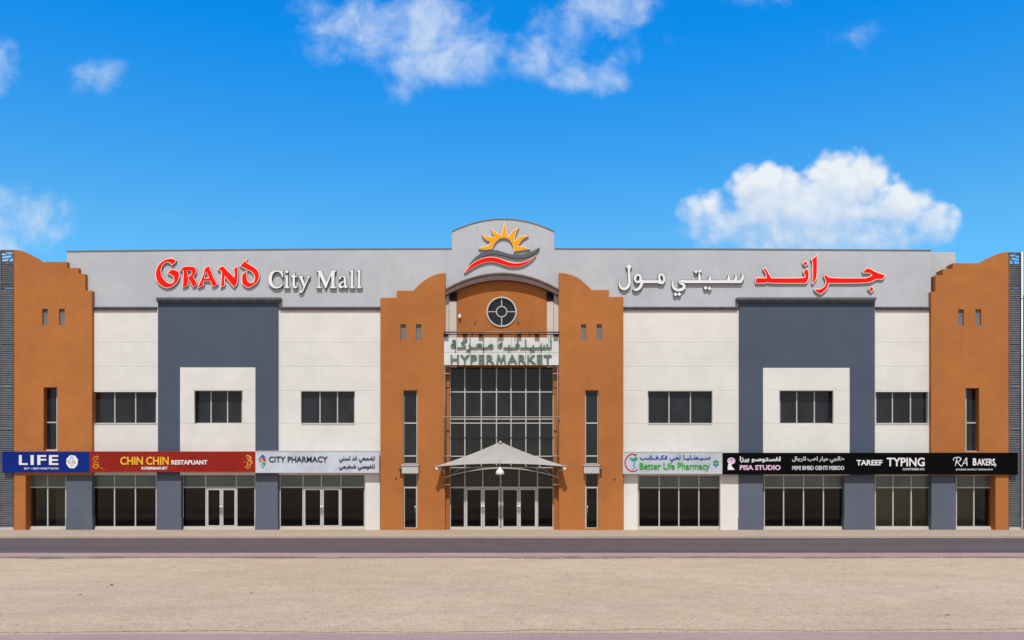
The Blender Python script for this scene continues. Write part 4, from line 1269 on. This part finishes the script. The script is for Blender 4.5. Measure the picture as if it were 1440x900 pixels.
# pipe rail with floodlights over the board
r = empty('light_rail', P(705, 468, -.44), 'weathered double pipe rail along the top of the white tiled board', 'light rail')
g = MB(); g.tube([P(623.4, 467.2, -.54), P(787, 467.2, -.54)], .045, M['pipe']); g.build('pipe', r)
g = MB(); g.tube([P(623.4, 470.4, -.44), P(787, 470.4, -.44)], .03, M['arch']); g.build('pipe', r)
for x in (624.4, 664, 705, 745, 785.6):
    g = MB(); g.tube([P(x, 467.2, -.54), P(x, 471.6, -.36), P(x, 473.8, -.22)], .028, M['pipe'], 6); g.build('bracket', r)
ords = ('leftmost', 'second from the left', 'third from the left', 'middle one', 'third from the right', 'second from the right', 'rightmost')


def floodlight(c, label):
    e = empty('floodlight', c, label, 'floodlight', 'small dark floodlights along the sign rail')
    g = MB(); w, h = .13, .075
    vs = []
    for (ww, hh, yy, zz) in ((w, h, -.10, -.05), (w * .7, h * .65, .06, .05)):
        vs += [c + Vector((-ww, yy, zz - hh)), c + Vector((ww, yy, zz - hh)), c + Vector((ww, yy + .03, zz + hh)), c + Vector((-ww, yy + .03, zz + hh))]
    g.add(vs, [(0, 1, 2, 3), (7, 6, 5, 4), (0, 4, 5, 1), (1, 5, 6, 2), (2, 6, 7, 3), (3, 7, 4, 0)], M['black']); g.build('housing', e, bev=.01)
    g = MB()
    for sx in (-1, 1): g.tube([c + Vector((sx * .15, -.01, 0)), c + Vector((sx * .15, .0, .14)), c + Vector((0, .02, .16))], .014, M['pipe'], 6)
    g.build('bracket', e)
    return e


proto = None
for i, x in enumerate((627.4, 654, 676, 704.8, 730, 755.2, 781.6)):
    c = P(x, 471.2, -.47)
    lab = 'dark floodlight on the pipe rail above the entrance board, %s of seven' % ords[i]
    if proto is None: proto = floodlight(c, lab); kids = list(proto.children)
    else:
        o = proto.copy(); o.location = c; COL.objects.link(o); o['label'] = lab
        for k in kids:
            q = k.copy(); q.parent = o; COL.objects.link(q)

# ------------------------------------------------------------------ pipe frame, canopy and lamps at the entrance
r = empty('pipe_frame', P(705, 745, -.36), 'weathered pipe frame standing off the piers in front of the dark glazing', 'pipe frame')
for x in (625.4, 784.2):
    g = MB(); g.tube([P(x, 514.5, -.36), P(x, 684, -.36)], .045, M['pipe']); g.build('upright', r)
g = MB(); g.tube([P(623, 586.4, -.38), P(787.4, 586.4, -.38)], .035, M['steel']); g.build('crossbar', r)
for y in (525.4, 641.4, 681.6):
    for (a, b) in ((623.4, 633), (777.6, 787)):
        g = MB(); g.tube([P(a, y, -.36), P(b, y, -.36), P(b, y, .36)] if a < 700 else [P(b, y, -.36), P(a, y, -.36), P(a, y, .36)], .032, M['steel'], 6); g.build('bracket', r)

r = empty('canopy', P(704, 656, -.6), 'pale grey peaked fabric canopy over the entrance doors', 'canopy')
Yfr, Ybk, Yap = -1.05, .20, -.50
TL, TR, AP = P(611.4, 656, Yfr), P(797, 656, Yfr), P(703.6, 621.2, Yap)
BLk = Vector((P(627, 0, Ybk).x, Ybk, TL.z)); BRk = Vector((P(784.6, 0, Ybk).x, Ybk, TR.z))


def edge_pt(a, b, t, rise, bow):
    p = a.lerp(b, t); s = 1 - (2 * t - 1) ** 2
    return p + Vector((0, bow * s, rise * s))


n1, n2 = 40, 26
per = []
for (a, b, rise, bow) in ((TL, TR, .17, .10), (TR, BRk, -.02, 0), (BRk, BLk, .30, 0), (BLk, TL, -.02, 0)):
    m = n1 if a in (TL, BRk) else 14
    for i in range(m): per.append(edge_pt(a, b, i / m, rise, bow))
vs = []; fs = []
np_ = len(per)
for j in range(n2 + 1):
    t = j / n2
    for p in per:
        q = AP.lerp(p, t)
        q.z -= .30 * (t * (1 - t)) * 1.0
        vs.append(q)
for j in range(n2):
    for i in range(np_):
        k = (i + 1) % np_
        if j == 0: fs.append((i, np_ + i, np_ + k))
        else: fs.append((j * np_ + i, (j + 1) * np_ + i, (j + 1) * np_ + k, j * np_ + k))
g = MB(); g.add(vs, fs, M['fabric'], True)
o = g.build('membrane', r)
bm = bmesh.new(); bm.from_mesh(o.data); bmesh.ops.remove_doubles(bm, verts=bm.verts, dist=1e-4); bmesh.ops.recalc_face_normals(bm, faces=bm.faces); bm.to_mesh(o.data); bm.free()
sm = o.modifiers.new('cloth', 'SOLIDIFY'); sm.thickness = .012; sm.offset = -1
g = MB(); g.tube(per + [per[0]], .028, M['fabric'], 6); g.build('hem', r)
g = MB(); g.lathe((AP.x, AP.y, AP.z - .06), [(.02, .12), (.06, .07), (.11, 0)], M['fabric'], 12); g.build('peak_cap', r)
g = MB()
bowp = []
for i in range(25):
    t = i / 24; s = 1 - (2 * t - 1) ** 2
    yy = -.40 - .45 * s
    bowp.append(P(624.4 + 162.4 * t, 671.6 - 13.2 * s, yy))
g.tube(bowp, .042, M['steel'], 8); g.build('arch_strut', r)
for (x, tip) in ((625.4, TL), (784.2, TR)):
    g = MB(); a = P(x, 671, -.36); g.tube([a, a + Vector((0, -.25, .32)), tip + Vector((.12 if x < 700 else -.12, .05, -.05))], .03, M['steel'], 6); g.build('strut', r)
    g = MB(); a = P(x, 655, -.36); g.tube([P(x, 671, -.36), a], .04, M['steel'], 6); g.build('strut', r)
for sx, b in ((-1, BLk), (1, BRk)):
    g = MB(); p0 = P(632.6 if sx < 0 else 778.6, 671, .2); p1 = P(648 if sx < 0 else 762, 659.4, -.2); p2 = P(672 if sx < 0 else 738, 656.8, -.7)
    g.tube([p0, p0.lerp(p1, .5) + Vector((0, 0, .08)), p1, p2], .03, M['steel'], 6); g.build('strut', r)
for t_ in (TL, TR):
    g = MB(); g.tube([t_ + Vector((0, .08, .02)), t_ + Vector((0, -.02, 0))], .045, M['steel'], 8); g.build('corner_plate', r)

# lamps
q = P(702.8, 652.6, -1.0)
r = empty('hanging_lamp', q + Vector((0, 0, -.62)), 'white bell shaped lamp hanging from the front middle of the canopy', 'lamp')
g = MB(); g.tube([P(702.8, 642.8, -1.1), P(702.8, 659, -1.1)], .022, M['steel'], 8); g.build('stem', r)
c = P(703, 668, -1.1)
g = MB(); g.lathe(c, [(.02, .44), (.06, .42), (.09, .34), (.18, .26), (.225, .16), (.235, .05), (.22, .03), (.0, .05)], M['lamp'], 20); g.build('lamp_shade', r)
g = MB(); g.lathe(c, [(.0, -.03), (.07, -.015), (.10, .04)], M['ink_grey'], 14); g.build('bulb', r)
for (x, s, lab) in ((614, -1, 'small white ball lamp under the canopy tip on the side of the pale blue signboard'), (794, 1, 'small white ball lamp under the canopy tip on the side of the green lettered signboard')):
    c = P(x, 659.2, -.98)
    r = empty('corner_lamp', c, lab, 'lamp', 'ball lamps under the canopy tips')
    g = MB(); g.lathe(c, [(0, .09), (.05, .08), (.085, .03), (.09, -.02), (.06, -.075), (0, -.09)], M['lamp'], 14); g.build('globe', r)
    g = MB(); g.tube([c + Vector((0, 0, .08)), c + Vector((0, .0, .14))], .018, M['steel'], 6); g.build('stem', r)

# boxes across the slit windows, each with a small spotlight at its side
for (a, b, s, lab) in ((565, 588.2, -1, 'grey metal box across the slit window of the pier nearer the pale blue signboard'), (821, 842.8, 1, 'grey metal box across the slit window of the pier nearer the green lettered signboard')):
    base = P((a + b) / 2, 666, -.5)
    r = empty('wall_box', base, lab, 'metal box', 'grey metal boxes across the slit windows')
    g = MB(); g.pbox(a, b, 655, 665.8, -.50, YT - .004, M['frame']); g.build('housing', r, bev=.02)
    g = MB(); g.pbox(a - .6, b + .6, 653.2, 655.1, -.55, YT - .004, M['frame']); g.build('lid', r, bev=.012)
    g = MB(); x = a - 1.8 if s < 0 else b + 2.2
    p = P(x, 659, -.42); g.tube([p + Vector((0, .17, .03)), p + Vector((0, 0, 0)), p + Vector((0, -.12, -.06))], [.03, .06, .085], M['trim'], 10); g.build('spotlight', r)
# bulkhead lamp on the gable wall
c = P(646.4, 445.2, -.06)
r = empty('wall_lamp', c, 'small white bulkhead lamp on the ochre wall left of the round window', 'lamp')
g = MB(); g.lathe(c, [(0, -.12), (.07, -.1), (.10, -.02), (.08, .08), (.0, .11)], M['lamp'], 12); g.build('globe', r)
g = MB(); g.box((c.x - .05, -.05, c.z + .06), (c.x + .05, .031, c.z + .16), M['frame']); g.build('base', r)
# a few larger stones on the sand
for (px, py, r_, lab) in ((113, 838.5, .05, 'dark stone on the sand below the blue signboard end of the lot'), (157, 823, .035, 'small dark stone on the sand further from the camera than the other left stone'), (1332, 867, .045, 'dark stone on the sand near the right paving')):
    d = 2.49 * 1250 / (py - HY)
    c = Vector(((px - CX) / 1250 * d, -DIST + d, -.09))
    g = MB(); n = 9
    vs = []; fs = []
    for j in range(5):
        a = math.pi * j / 4
        for k in range(n):
            q = 2 * math.pi * k / n; w = r_ * random.uniform(.8, 1.15)
            vs.append(c + Vector((math.sin(a) * math.cos(q) * w * 1.3, math.sin(a) * math.sin(q) * w, math.cos(a) * w * .7 + r_ * .3)))
    for j in range(4):
        for k in range(n): fs.append((j * n + k, j * n + (k + 1) % n, (j + 1) * n + (k + 1) % n, (j + 1) * n + k))
    g.add(vs, fs, M['stone_dark']); g.build('stone', None, lab, 'stone', 'dark stones on the sand')
